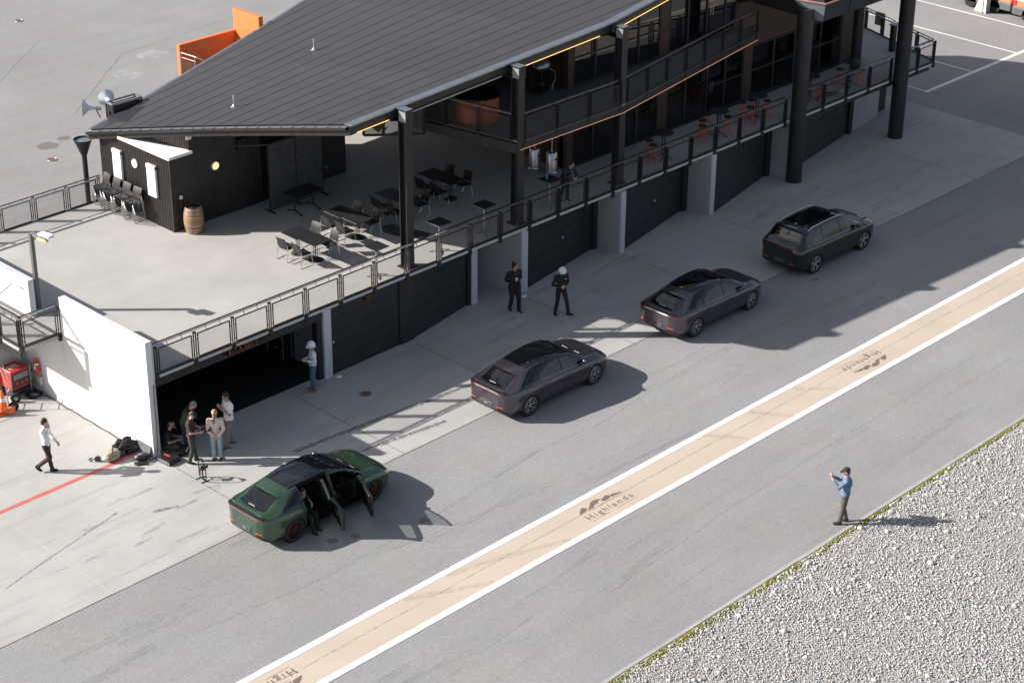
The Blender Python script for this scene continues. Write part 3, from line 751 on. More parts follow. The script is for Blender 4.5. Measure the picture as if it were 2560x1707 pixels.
MB().bar((23.50, 5.3, 7.32), (23.82, 4.18, 7.32), .05, .05).bar((23.82, 4.18, 7.32), (31.6, 4.18, 7.32), .05, .05).build('window_trim', M_('coral_trim', (.45, .24, .18), .4, .3), room)
for k in range(4): MB().bar((25.5+k*1.5, 4.19, 7.28), (25.7+k*1.5, 4.475, 6.51), .02, .02).build('panel_seam', black_gloss, room)
# ------------------------------------------------------------------ railings
def railing(name, label, pts, zb, closed=False, spacing=1.39, ends=(.0, .0), seglist=None, drop=.2):
    root = thing(name, label, 'railing')
    for p, q in zip(pts, pts[1:]):
        p, q = Vector((*p, 0)), Vector((*q, 0)); L = (q-p).length; d = (q-p)/L; n = Vector((d.y, -d.x, 0)); ang = math.atan2(d.y, d.x)
        k = max(1, round(L/spacing)); s = L/k
        def W(a, o, z): return p+d*a+n*o+Vector((0, 0, zb+z))
        for nm, z, h, w, o in (('top_rail', .965, .022, .05, -.06), ('handrail', .885, .02, .055, -.10), ('bottom_rail', -.005, .05, .055, .03)):
            m = MB().bar(W(0, o, z), W(L, o, z), w, h); m.build(nm, grey_steel if nm == 'handrail' else rail_steel, root)
        key = ('fr', round(s, 3))
        if key not in CH:
            f = MB(); a0, a1, z0, z1 = .115, s-.115, .045, .80
            for A, Bq in (((a0, z0), (a1, z0)), ((a1, z0), (a1, z1)), ((a1, z1), (a0, z1)), ((a0, z1), (a0, z0))): f.bar((A[0], 0, A[1]), (Bq[0], 0, Bq[1]), .03, .032, (0, 1, 0))
            for z in (.16, .62): f.bar((.02, 0, z), (a0, 0, z), .016, .016); f.bar((a1, 0, z), (s-.02, 0, z), .016, .016)
            for a in (a0+.28*(a1-a0), a0+.72*(a1-a0)): f.bar((a, 0, z1), (a, .05, .965), .014, .014)
            g = MB().add([(a0, 0, z0), (a1, 0, z0), (a1, 0, z1), (a0, 0, z1)], [(0, 1, 2, 3)])
            CH[key] = (f.mesh('panel_frame', rail_steel), g.mesh('wire_mesh', mesh_m))
        if 'post' not in CH:
            m = MB(); m.box(-.045, -.03, -.22, -.033, .03, .90); m.box(.033, -.03, -.22, .045, .03, .90); m.box(-.033, -.02, -.22, .033, .02, .02); m.box(-.06, -.045, -.235, .06, .045, -.06); m.box(-.033, -.02, .84, .033, .07, .87)
            CH['post'] = m.mesh('post', black_steel)
        for i in range(k+1):
            w = W(i*s, .03, 0); inst('post', CH['post'], root, w, (0, 0, ang))
            if i < k:
                f = inst('panel_frame', CH[key][0], root, w, (0, 0, ang)); inst('wire_mesh', CH[key][1], f)
    return root
railing('deck_railing', 'long dark steel railing with mesh panels along the front of the terrace', [(-6.6, 5.25), (23.2, 5.25)], ZD)
railing('deck_railing', 'short dark railing between the two big round columns at the terrace end', [(24.1, 5.25), (30.2, 5.25)], ZD)
railing('deck_railing', 'dark railing around the far right corner of the terrace past the last column', [(30.9, 5.25), (33.3, 5.25), (34.95, 9.9), (34.95, 14)], ZD)
railing('balcony_railing', 'dark bent railing along the upper balcony in front of the glazing', [(8.95, 5.5), (13.75, 5.46)], ZU-.05)
railing('balcony_railing', 'dark railing of the upper balcony beyond the third column, angled inward', [(14.15, 5.52), (23.6, 7.18)], ZU-.05)
railing('balcony_railing', 'dim short railing closing the left side of the upper balcony', [(7.95, 9.7), (8.68, 5.75)], ZU-.05)
railing('rear_railing', 'dark railing at the sunny back edge of the terrace beside stacked chairs', [(-.15, 17.2), (-6.8, 17.2)], ZD)
# ------------------------------------------------------------------ white walls, landing and the yard at the left
w1 = thing('white_wall', 'tall white rendered wall end beside the open garage, bright in the sun', 'wall')
MB().prism([(-7.05, 5.05), (-6.84, 5.05), (-6.84, 9.38), (-7.05, 9.38)], 0, 3.75).build('wall_panel', white_wall, w1, bevel=.01)
MB().box(-7.05, 9.38, 0, -6.84, 13, 2.38).build('lower_wall', white_wall, w1)
MB().box(-7.058, 5.04, 3.751, -6.832, 9.39, 3.775).build('coping', conc_pale, w1)
MB().box(-6.838, 5.03, 0, -6.815, 5.25, 3.7).build('end_face', conc_pale, w1)
w2 = thing('white_wall', 'white parapet wall with small handrail beside the lamp pole', 'wall')
MB().box(-7.05, 11.03, 2.3, -6.84, 17.2, 3.74).build('wall_panel', white_wall, w2, bevel=.01)
MB().box(-7.058, 11.02, 3.741, -6.832, 17.2, 3.765).build('coping', conc_pale, w2)
MB().tube([(-7.12, 16.5, 3.45), (-7.12, 11.75, 3.45), (-7.12, 11.35, 3.45)], .02, 8).tube([(-7.12, 11.8, 3.45), (-7.75, 11.8, 3.18), (-8.6, 11.8, 2.8)], .02, 8).tube([(-7.12, 11.4, 3.45), (-7.05, 11.4, 3.38)], .015, 6).build('handrail', alu, w2, 40)
w3 = thing('concrete_wall', 'grey shaded concrete wall under the landing behind the red generator', 'wall')
MB().box(-8.25, 11.62, 0, -7.06, 11.8, 2.3).build('wall_panel', conc_wall, w3)
ld = thing('stair_landing', 'concrete landing with dark edge beam beside the white wall', 'landing')
MB().box(-8.45, 9.45, 2.38, -7.06, 15, 2.545).build('slab', conc_deck, ld)
MB().box(-8.47, 9.55, 2.12, -8.36, 15, 2.379).build('edge_beam', black_steel, ld)
MB().box(-7.06, 9.45, 2.38, -6.83, 11.02, 2.546).build('threshold', conc_deck, ld)
railing('landing_railing', 'dark railing around the landing corner beside the white wall', [(-8.42, 15), (-8.42, 9.47), (-7.08, 9.47)], ZD, spacing=1.15)
lp = thing('lamp_pole', 'square grey lamp pole with floodlight head on the terrace edge', 'lamp post', (-6.62, 11.25, ZD))
MB().box(-.06, -.06, 0, .06, .06, 2.62).build('pole', M_('lamp_pole_steel', (.16, .155, .155), .4, .4), lp)
MB().box(-.12, -.12, 0, .12, .12, .03).build('base_plate', grey_steel, lp)
MB().bar((.02, .0, 2.58), (.14, -.62, 2.58), .11, .10).build('arm', grey_steel, lp)
hd = MB(); hd.cbox((.20, -.50, 2.63), (.24, .48, .09), Matrix.Rotation(.2, 3, 'Z')); hd.build('floodlight', white_paint, lp, bevel=.01)
MB().cbox((.10, -.46, 2.50), (.12, .40, .07), Matrix.Rotation(.2, 3, 'Z')).build('lamp_glass', M_('warm_lens', (.70, .52, .22), .3), lp)
# ------------------------------------------------------------------ things on and around the shed
for i, (yc, lab) in enumerate(((16.05, 'white wall heater panel on the shed, the one farther from the barrel'), (14.10, 'white wall heater panel on the shed, the one nearer the barrel'))):
    h = thing('heater_panel', lab, 'heater', (-.02, yc, 3.6), 0, 'heater panels on the shed')
    MB().box(-.10, -.24, 0, -.005, .24, 1.12).build('panel', white_paint, h, bevel=.02)
    MB().box(-.115, -.24, 1.0, -.01, .24, 1.15).build('cap', white_paint, h, bevel=.015)
    MB().box(-.118, .10, 1.02, -.114, .18, 1.05).build('badge', black_plastic, h)
    for k in range(5): MB().lathe([(.0, 0), (.012, 0), (.012, .006), (0, .006)], 8, (-.101, -.16+k*.08, .16), Matrix.Rotation(-math.pi/2, 3, 'Y')).build('screw', alu, h)
def bulkhead(lab, loc, rz, mat):
    o = thing('wall_lamp', lab, 'lamp', loc, rz, 'round wall lamps on the shed'); Mx = Matrix.Rotation(-math.pi/2, 3, 'Y')
    MB().lathe([(.15, 0), (.16, .02), (.15, .055), (.13, .06)], 28, M=Mx).build('rim', white_paint, o, 40)
    MB().lathe([(.128, .05), (.11, .075), (.06, .09), (0.001, .095)], 28, M=Mx).build('diffuser', mat, o, 60)
bulkhead('round white unlit lamp on the sunny side of the shed', (-.02, 15.08, 4.5), 0, white_paint)
bulkhead('round lit yellow lamp on the dark shed front', (1.83, 13.13, 4.46), math.pi/2, lamp_y)
bx = thing('junction_box', 'white electrical box with cable on the wall under the eave', 'box', (.78, 12.97, 5.72))
MB().box(-.12, 0, 0, .06, .10, .36).build('case', white_paint, bx, bevel=.008); MB().tube([(-.03, .05, 0), (.0, -.02, -.2), (.1, .02, -.32), (.2, -.02, -.25), (.3, .03, -.3)], .012, 6).build('cable', black_rubber, bx)
fl_ = thing('flood_lamp', 'small beige flood lamp under the eave beside the white electrical box', 'lamp', (.9, 13.08, 6.0)); MB().box(-.06, -.12, -.05, .06, 0, .06).build('head', M_('beige_plastic', (.4, .37, .3), .5), fl_, bevel=.01); MB().bar((0, 0, 0), (0, .08, .02), .03, .03).build('bracket', black_steel, fl_)
sk = thing('wall_socket', 'white weatherproof socket on the shed front beside the barrel', 'socket', (.32, 13.12, 3.75)); MB().box(-.05, -.07, -.06, .05, 0, .06).build('cover', white_paint, sk, bevel=.01); MB().tube([(0, -.03, -.06), (0, -.03, -1.18)], .012, 6).build('conduit', black_steel, sk)
sk = thing('wall_socket', 'small pale socket low on the dark wall behind the slatted screen', 'socket', (6.75, 13.19, 3.02)); MB().box(-.05, -.06, -.05, .05, 0, .05).build('cover', M_('socket_grey', (.35, .35, .34), .5), sk, bevel=.01); MB().box(-.02, -.065, -.03, .02, -.06, .03).build('outlet', black_plastic, sk)
spk = thing('wall_speaker', 'black box speaker high on the dark corrugated wall', 'speaker', (2.9, 13.12, 4.98)); MB().box(-.16, -.22, -.22, .16, 0, .22).build('cabinet', black_plastic, spk, bevel=.015); MB().box(-.14, -.226, -.2, .14, -.221, .2).build('grille', black_rubber, spk)
# barrel with staves and hoops
ba = thing('wine_barrel', 'old oak barrel with metal hoops standing at the shed corner', 'barrel', (.52, 12.72, ZD))
oak = M_('oak_stave', (.30, .18, .085), .6, vary=.35, scale=7, grime=.6); hoop = M_('hoop_zinc', (.36, .33, .29), .45, .6, vary=.25)
def br(z): t = (z-.47)/.47; return .345-.075*t*t
NS = 26; st = MB()
for k in range(1):
    zs = [i*.94/10 for i in range(11)]; a0, a1 = -math.pi/NS*.94, math.pi/NS*.94
    for j in range(10):
        q = []
        for z in (zs[j], zs[j+1]):
            for a in (a0, 0, a1): q.append((br(z)*math.cos(a), br(z)*math.sin(a), z))
        st.add(q, [(0, 1, 4, 3), (1, 2, 5, 4)])
    for a in (a0, a1):
        for j in range(10): st.add([(br(zs[j])*math.cos(a), br(zs[j])*math.sin(a), zs[j]), (br(zs[j+1])*math.cos(a), br(zs[j+1])*math.sin(a), zs[j+1]), ((br(zs[j+1])-.03)*math.cos(a), (br(zs[j+1])-.03)*math.sin(a), zs[j+1]), ((br(zs[j])-.03)*math.cos(a), (br(zs[j])-.03)*math.sin(a), zs[j])], [(0, 1, 2, 3)])
sm = st.mesh('stave', oak, 40)
for k in range(NS): inst('stave', sm, ba, (0, 0, 0), (0, 0, 2*math.pi*k/NS))
for z0, w in ((.05, .05), (.16, .04), (.30, .04), (.60, .04), (.74, .04), (.85, .05)):
    MB().lathe([(br(z0)+.004, z0), (br(z0+w/2)+.006, z0+w/2), (br(z0+w)+.004, z0+w)], 36, cap=False).build('hoop', hoop, ba, 40)
MB().lathe([(.26, .88), (.01, .885)], 30).build('head', M_('barrel_head', (.05, .05, .052), .5), ba)
for k, r in enumerate((.23, .17, .11)): MB().tube([(r*math.cos(a)+.01, r*math.sin(a), .90+.012*k) for a in [2*math.pi*i/20 for i in range(20)]], .016, 6, True).build('hose_coil', black_rubber, ba, 60)
# rain funnel, loudspeakers and box behind the low corner of the roof
fu = thing('rain_funnel', 'grey funnel topped downpipe standing at the gutter end', 'downpipe', (-.28, 17.75, 0))
MB().lathe([(.09, 0), (.09, 4.15)], 20).build('pipe', black_steel, fu, 40)
MB().lathe([(.09, 4.10), (.13, 4.2), (.33, 4.72), (.31, 4.72), (.12, 4.22)], 28, cap=False).build('funnel', black_steel, fu, 40)
MB().lathe([(.30, 4.66), (.05, 4.5)], 28).build('funnel_inside', grey_steel, fu, 40)
hp = M_('horn_grey', (.62, .66, .70), .35, vary=.04)
for lab, loc, aim in (('grey horn loudspeaker pointing left, behind the roof corner', (.55, 18.05, 5.55), Vector((-.75, .65, .05))), ('grey horn loudspeaker pointing away, behind the roof corner', (1.15, 18.0, 5.62), Vector((.25, .95, .1)))):
    h = thing('horn_loudspeaker', lab, 'loudspeaker', loc, 0, 'horn loudspeakers'); Mx = aim.normalized().to_track_quat('Z', 'Y').to_matrix()
    MB().lathe([(.05, -.05), (.06, .1), (.09, .22), (.16, .34), (.27, .42), (.30, .43), (.27, .40), (.10, .24)], 28, M=Mx, cap=False).build('horn', hp, h, 40)
    MB().lathe([(0.01, -.2), (.075, -.19), (.075, -.04), (.05, -.02)], 16, M=Mx).build('driver', grey_steel, h, 40)
    MB().bar((0, 0, 0), (.1, -.1, -.35), .03, .03).build('bracket', black_steel, h)
hb = thing('speaker_frame', 'dark steel frame box holding the horns behind the roof corner', 'frame', (1.35, 17.7, 4.6))
for a, b in (((-.45, -.2), (-.45, .2)), ((.75, -.2), (.75, .2)), ((-.45, .2), (.75, .2)), ((-.45, -.2), (.75, -.2))): MB().bar((*a, 1.12), (*b, 1.12), .06, .06).build('top_bar', grey_steel, hb)
for a in ((-.45, -.2), (.75, -.2), (-.45, .2), (.75, .2)): MB().bar((*a, 0), (*a, 1.1), .05, .05).build('upright', black_steel, hb)
MB().box(-.42, -.16, .5, .72, .16, 1.05).build('cabinet', black_wall, hb)
for i, (px, py, lab) in enumerate(((2.35, 12.55, 'small metal vent pipe on the roof near the gutter'), (7.6, 14.6, 'small metal vent pipe higher up on the roof'))):
    v = thing('roof_vent', lab, 'vent', (px, py, roof_z(px, py)), 0, 'roof vent pipes')
    MB().lathe([(.03, 0), (.03, .36), (.038, .36), (.038, .42), (.0, .43)], 12).build('pipe', alu, v, 40); MB().lathe([(.13, .012), (.06, .05), (.035, .1)], 16).build('flange', grey_steel, v, 40)
# orange walls behind the building
def oneblock(name, mb, mat, label, cat, group=None): return tag(mb.build(name, mat, bevel=.01), label, cat, group)
oneblock('orange_wall', MB().box(6.33, 20.9, 0, 8.98, 21.08, 5.8), orange_pt, 'low orange wall half hidden behind the roof edge, shaded face', 'wall')
oneblock('orange_wall', MB().box(8.985, 19.45, 0, 9.2, 21.0, 6.62), orange_pt, 'taller sunlit orange wall rising behind the roof edge', 'wall')
orail = thing('stair_railing', 'grey handrail in front of the orange wall behind the roof', 'railing', (6.38, 21.0, 4.6))
MB().tube([(0, 0, .9), (0, -1.05, .95), (.35, -1.5, .7)], .025, 8).tube([(0, 0, .72), (0, -1.0, .76)], .018, 8).tube([(0, -.1, -.2), (0, -.1, .9)], .025, 8).tube([(0, -.95, .2), (0, -.95, .93)], .03, 8).build('rails', alu, orail, 40)
MB().box(-.02, -.9, -.1, .0, -.12, .66).build('infill', mesh_m, orail)
# ------------------------------------------------------------------ terrace furniture
def make_chair(label):
    c = thing('stacking_chair', label, 'chair')
    MB().grid(lambda u, v: (.20-.42*v, (u-.5)*.44*(1-.08*v), .45-.02*math.sin(v*3)+.02*abs(u-.5)), 6, 6).grid(lambda u, v: (.20-.42*v, (u-.5)*.44*(1-.08*v), .425), 6, 6).build('seat', black_plastic, c, 60)
    def bk(u, v): a = (u-.5)*1.1; return (-.215-.10*v+.07*(1-math.cos(a))*1.4+.02*math.sin(v*3), .23*math.sin(a)/.52*.92, .50+.34*v)
    MB().grid(bk, 8, 6).grid(lambda u, v: Vector(bk(u, v))+Vector((-.014, 0, 0)), 8, 6).build('backrest', black_plastic, c, 60)
    for s in (-1, 1):
        MB().tube([(-.23, .235*s, .62), (-.20, .235*s, .44), (-.26, .245*s, .012), (.0, .245*s, .010), (.24, .245*s, .012), (.17, .235*s, .42), (-.18, .235*s, .43)], .0095, 6).build('leg_frame', chrome, c, 60)
    MB().tube([(.16, -.235, .415), (.16, .235, .415)], .008, 6).tube([(-.18, -.235, .42), (-.18, .235, .42)], .008, 6).build('cross_bar', chrome, c)
    return c
chair0 = make_chair('x'); first = [True]
def chair(x, y, z, rz, label, group):
    global chair0
    if first[0]:
        first[0] = False; o = chair0; o.location = (x, y, z); o.rotation_euler = (0, 0, rz); o['label'] = label; o['group'] = group; return o
    return dup(chair0, (x, y, z), rz, label, group)
LEV = ('bottom one', 'second from the bottom', 'third from the bottom', 'third from the top', 'second from the top', 'topmost one')
ORD = ('nearest the rear railing', 'second from the rear railing', 'second from the barrel', 'nearest the barrel')
for i, yy in enumerate((16.72, 16.12, 15.52, 14.92)):
    for k in range(6): chair(-.42-.035*k+.10, yy-.03*k, ZD+.075*k, math.pi+.05*(i-1.5), 'black chair, '+LEV[k]+' of the shed stack '+ORD[i], 'chairs stacked along the shed')
def cafe_table(x, y, label, group, w=.78, d=.80):
    t = thing('cafe_table', label, 'table', (x, y, ZD), 0, group)
    MB().box(-w/2, -d/2, .715, w/2, d/2, .742).build('table_top', M_tt, t, bevel=.006)
    MB().box(-w/2-.003, -d/2, .722, -w/2-.001, d/2, .736).build('edge_band', alu, t)
    m = MB()
    for a, b in ((-.04, -.04), (.04, -.04), (.04, .04), (-.04, .04)): m.tube([(a, b, .1), (a, b, .71)], .012, 6)
    m.build('pedestal', M_('table_pedestal', (.05, .03, .03), .4, .3) if 'table_pedestal' not in bpy.data.materials else bpy.data.materials['table_pedestal'], t, 60)
    MB().lathe([(.24, .0), (.24, .03), (.12, .09), (.05, .13), (.04, .14)], 24).build('base', black_steel, t, 40)
    return t
M_tt = M_('table_laminate_black', (.020, .020, .022), .42, vary=.15)
PAIRS = (('standing fully in the sun', 1.9, 8.5), ('half in the sun', 4.08, 8.87), ('partly behind the first column', 6.32, 8.85), ('farthest back in the shade', 8.62, 9.12))
for nm, cx, cy in PAIRS:
    cafe_table(cx-.04, cy+.405, 'square black cafe table, rear half of the pair '+nm, 'cafe tables'); cafe_table(cx+.02, cy-.405, 'square black cafe table, front half of the pair '+nm, 'cafe tables')
    g = 'chairs around cafe tables'
    chair(cx-.56, cy+.32, ZD, .08, 'black chair, near side rear place, at the tables '+nm, g); chair(cx-.52, cy-.40, ZD, -.05, 'black chair, near side front place, at the tables '+nm, g)
    chair(cx+.54, cy+.42, ZD, math.pi+.1, 'black chair, far side rear place, at the tables '+nm, g); chair(cx+.56, cy-.45, ZD, math.pi-.08, 'black chair, far side front place, at the tables '+nm, g)
dt = thing('folding_table', 'dark folding table on castors in the shade by the slatted screen', 'table', (4.32, 11.52, ZD))
MB().box(-.6, -.4, .715, .6, .4, .742).build('table_top', M_tt, dt, bevel=.006)
for s in (-1, 1):
    MB().tube([(.42*s, 0, .71), (.42*s, 0, .12)], .03, 8).build('leg', black_steel, dt); MB().tube([(.42*s, -.34, .06), (.42*s, 0, .14), (.42*s, .34, .06)], .022, 8).build('foot', black_steel, dt)
    for q in (-.34, .34): MB().lathe([(.035, -.015), (.035, .015)], 12, (.42*s, q, .036), Matrix.Rotation(math.pi/2, 3, 'Y')).build('castor', black_rubber, dt)
MB().tube([(-.42, 0, .3), (.42, 0, .3)], .018, 8).build('stretcher', black_steel, dt)
def bar_table(x, y, label, w=.6):
    t = thing('bar_table', label, 'table', (x, y, ZD), 0, 'square bar tables along the railing')
    MB().box(-w/2, -w/2, 1.03, w/2, w/2, 1.055).build('table_top', M_tt, t, bevel=.005); MB().box(-w/2-.003, -w/2, 1.036, -w/2-.001, w/2, 1.05).build('edge_band', alu, t)
    MB().lathe([(.03, .06), (.03, 1.03)], 12).build('stem', alu, t, 40)
    for k in range(4):
        a = math.pi/4+k*math.pi/2+.3; MB().bar((0, 0, .07), (.34*math.cos(a), .34*math.sin(a), .015), .03, .02).build('foot', alu, t)
for x, lab in ((2.52, 'square black bar table, the leftmost along the terrace railing'), (5.30, 'square black bar table just right of the first column'), (7.38, 'square black bar table in the shade left of the second column'), (10.58, 'square black bar table with a blue bottle on it')): bar_table(x, 5.78, lab, .6)
bo = thing('drink_bottle', 'blue drink bottle standing on a bar table', 'bottle', (10.5, 5.85, ZD+1.056)); MB().lathe([(.036, 0), (.038, .02), (.038, .17), (.03, .20)], 16).build('body', M_('blue_bottle', (.05, .25, .40), .35, .3), bo, 40); MB().lathe([(.026, .2), (.026, .235), (0.001, .24)], 14).build('cap', black_plastic, bo, 40)
scn = thing('slatted_screen', 'dark standing screen of two tall perforated panels in front of the shed', 'screen', (3.4, 12.22, ZD))
slm = M_('screen_panel', (.045, .046, .05), .6, vary=.2)
for k in range(2):
    x0 = .02+k*1.2; p = MB().box(x0, -.02, .06, x0+1.14, .02, 2.45).build('panel', slm, scn)
    rr = random.Random(5+k)
    for j in range(24):
        a = x0+rr.uniform(.1, .95); z = rr.uniform(.3, 2.3); MB().add([(a, -.022, z), (a+rr.uniform(.06, .16), -.022, z+rr.uniform(.01, .04)), (a+.05, -.022, z+.035)], [(0, 1, 2)]).build('slot', black_gloss, p)
for x in (0, 1.18, 2.38): MB().bar((x, 0, 0), (x, 0, 2.47), .04, .04).build('post', black_steel, scn); MB().bar((x, -.28, .03), (x, .28, .03), .05, .04).build('foot', black_steel, scn)
MB().bar((0, 0, 2.48), (2.4, 0, 2.48), .04, .04).bar((0, 0, 2.48), (-.9, .7, 2.48), .035, .035).build('top_bar', black_steel, scn)
wet = M_('wet_patch', (.055, .055, .06), .25, vary=.15)
pd = MB(); pp = [(5.12, 8.45), (5.35, 8.62), (5.7, 8.58), (5.85, 8.2), (5.9, 7.75), (6.02, 7.3), (6.1, 6.95), (5.95, 6.85), (5.6, 7.05), (5.25, 7.3), (5.08, 7.75), (5.02, 8.15)]
pd.add([(x, y, ZD+.004) for x, y in pp], [list(reversed(range(len(pp))))]); pd.build('wet_patch', wet)['kind'] = 'structure'
def round_table(x, y, label):
    t = thing('round_bar_table', label, 'table', (x, y, ZD), 0, 'round bar tables by the window wall')
    MB().lathe([(.02, 1.02), (.36, 1.02), (.375, 1.04), (.36, 1.055), (.0, 1.057)], 36).build('table_top', M_tt, t, 40)
    for a, b in ((-.07, 0), (.07, 0), (0, .07)): MB().tube([(a, b, .2), (a, b, 1.02)], .02, 8).build('stem', black_steel, t)
    for k in range(4):
        a = k*math.pi/2+.5; MB().tube([(0, 0, .22), (.2*math.cos(a), .2*math.sin(a), .12), (.36*math.cos(a), .36*math.sin(a), .02)], .02, 6).build('foot', black_steel, t, 60)
def make_stool(label):
    s = thing('bar_stool', label, 'stool', group='orange bar stools')
    MB().lathe([(.02, .70), (.155, .70), (.165, .715), (.155, .735), (0.001, .738)], 24).build('seat', black_plastic, s, 40)
    for k in range(4):
        a = k*math.pi/2+.78; MB().tube([(.09*math.cos(a), .09*math.sin(a), .70), (.22*math.cos(a), .22*math.sin(a), .01)], .014, 6).build('leg', orange_st, s)
    for z, r in ((.22, .185), (.46, .14)): MB().tube([(r*math.cos(a), r*math.sin(a), z) for a in [2*math.pi*i/4+.78 for i in range(4)]], .010, 6, True).build('foot_ring', orange_st, s)
    return s
TB = ((16.82, 5.95, 'round black bar table nearest the third steel column', ((16.5, 6.35), (16.25, 5.95)), 'orange stool beside the round table nearest the third steel column'),
      (20.05, 5.98, 'round black bar table with most orange stools, second along the glazing', ((19.5, 6.3), (20.1, 6.62), (19.05, 5.95), (20.5, 5.9)), 'orange stool at the second round table along the glazing'),
      (22.45, 6.02, 'round black bar table just left of the first round column', ((22.1, 6.5), (22.6, 6.42), (21.9, 5.95), (22.95, 5.95)), 'orange stool at the round table just left of the first round column'),
      (25.75, 5.98, 'round black bar table partly hidden behind the first round column', ((25.9, 5.6), (26.1, 6.35)), 'orange stool at the round table partly hidden behind the first round column'),
      (28.32, 5.85, 'round black bar table nearest the last round column', ((28.0, 6.2), (28.6, 5.6)), 'orange stool at the round table nearest the last round column'))
stool0 = None
for x, y, lab, ss, sl in TB:
    round_table(x, y, lab)
    for i, (a, b) in enumerate(ss):
        sl2 = sl.replace('orange stool', 'orange stool'+(', left' if a < x and b <= y else ', back left' if a < x else ', back' if b > y+.2 else ', right')+' one,') if len(ss) > 1 else sl
        if stool0 is None: stool0 = make_stool(sl2); stool0.location = (a, b, ZD)
        else: dup(stool0, (a, b, ZD), .4*i, sl2)
for i, (x, y, lab) in enumerate(((12.85, 8.66, 'stainless patio heater, left one of two, lower terrace'), (13.02, 7.98, 'stainless patio heater, right one of two, beside the timber pier'))):
    h = thing('patio_heater', lab, 'heater', (x-.12, y-.1, ZD), 0, 'patio heaters')
    MB().lathe([(.25, 0), (.25, .05), (.21, .08), (.20, .12), (.20, .80), (.17, .84), (.04, .86)], 24).build('tank_housing', alu, h, 40); MB().lathe([(.03, .86), (.03, 1.75)], 10).build('pole', alu, h)
    MB().lathe([(.08, 1.75), (.10, 1.78), (.10, 2.0), (.05, 2.05)], 18).build('burner', alu, h, 40); MB().lathe([(.02, 2.13), (.35, 2.06), (.36, 2.05), (.02, 2.10)], 28, cap=False).build('reflector', alu, h, 40); MB().box(-.06, -.205, .55, .06, -.199, .62).build('slot', black_plastic, h)
bq = thing('barbecue', 'hooded grey barbecue on a wheeled cart on the upper balcony', 'barbecue', (12.7, 8.25, ZU), .2)
MB().ell((0, 0, .98), (.40, .27, .24), None, 24, 8, 0, .5).build('hood', grey_steel, bq, 60); MB().lathe([(.40, .98), (.38, .86), (.2, .80)], 24).xf(Matrix.Diagonal((1, .68, 1, 1))).build('bowl', black_plastic, bq, 60)
MB().box(-.35, -.25, .08, .35, .25, .12).box(-.33, -.2, .45, .33, .2, .48).build('shelf', black_plastic, bq)
for a, b in ((-.33, -.22), (.33, -.22), (.33, .22), (-.33, .22)): MB().bar((a, b, .1), (a*.8, b*.8, .86), .03, .03).build('leg', black_steel, bq)
for s in (-1, 1): MB().lathe([(.10, -.03), (.10, .03)], 20, (.36, .2*s, .10), Matrix.Rotation(math.pi/2, 3, 'X')).build('wheel', M_('grey_wheel', (.2, .2, .2), .6) if 'grey_wheel' not in bpy.data.materials else bpy.data.materials['grey_wheel'], bq)
MB().tube([(.2, -.2, .85), (.42, -.3, .7), (.44, -.3, .4), (.3, -.25, .2)], .014, 6).build('gas_hose', grey_steel, bq)
so = thing('curved_counter', 'brown orange curved bar counter behind the upper balcony railing', 'counter', (9.2, 7.95, ZU))
rust = M_('rust_orange_panel', (.30, .075, .03), .5, vary=.2)
MB().grid(lambda u, v: (.75*math.cos(math.pi*(.85+1.05*u)), .75*math.sin(math.pi*(.85+1.05*u)), .02+.86*v), 20, 2).build('front_panel', rust, so, 60); MB().lathe([(.0, .88), (.80, .88), (.80, .93), (0, .93)], 36).build('counter_top', black_gloss, so, 40)
sp = thing('stage_light', 'black stage light hanging from the beam at the first column', 'spotlight', (3.25, 6.35, 7.35), .6)
MB().cbox((0, 0, 0), (.34, .3, .36), Matrix.Rotation(.6, 3, 'X') @ Matrix.Rotation(.5, 3, 'Y')).build('housing', black_plastic, sp, bevel=.02); MB().tube([(-.2, 0, 0), (-.2, 0, .28), (.2, 0, .28), (.2, 0, 0)], .014, 6).build('yoke', black_steel, sp); MB().cbox((0, -.18, -.14), (.3, .02, .2), Matrix.Rotation(.9, 3, 'X')).build('barn_door', black_steel, sp)
fold = thing('folded_parasol', 'dark folded parasol lying on the terrace behind the railing near the first round column', 'parasol', (26.4, 5.7, ZD+.12), -.15); MB().tube([(-.5, 0, 0), (.2, 0, .02), (.75, 0, 0)], [.05, .09, .03], 10).build('folded_canopy', M_('parasol_maroon', (.05, .02, .02), .8), fold, 60); MB().tube([(.7, 0, 0), (1.0, 0, -.02)], .02, 8).build('pole', alu, fold)
gt = thing('service_post', 'dark square gate post with terminal on the terrace near the last round column', 'post', (33.2, 7.25, ZD)); MB().box(-.12, -.1, 0, .12, .1, 1.15).build('post', black_steel, gt, bevel=.01); MB().box(-.16, -.14, 1.15, .16, .14, 1.2).build('cap', grey_steel, gt)
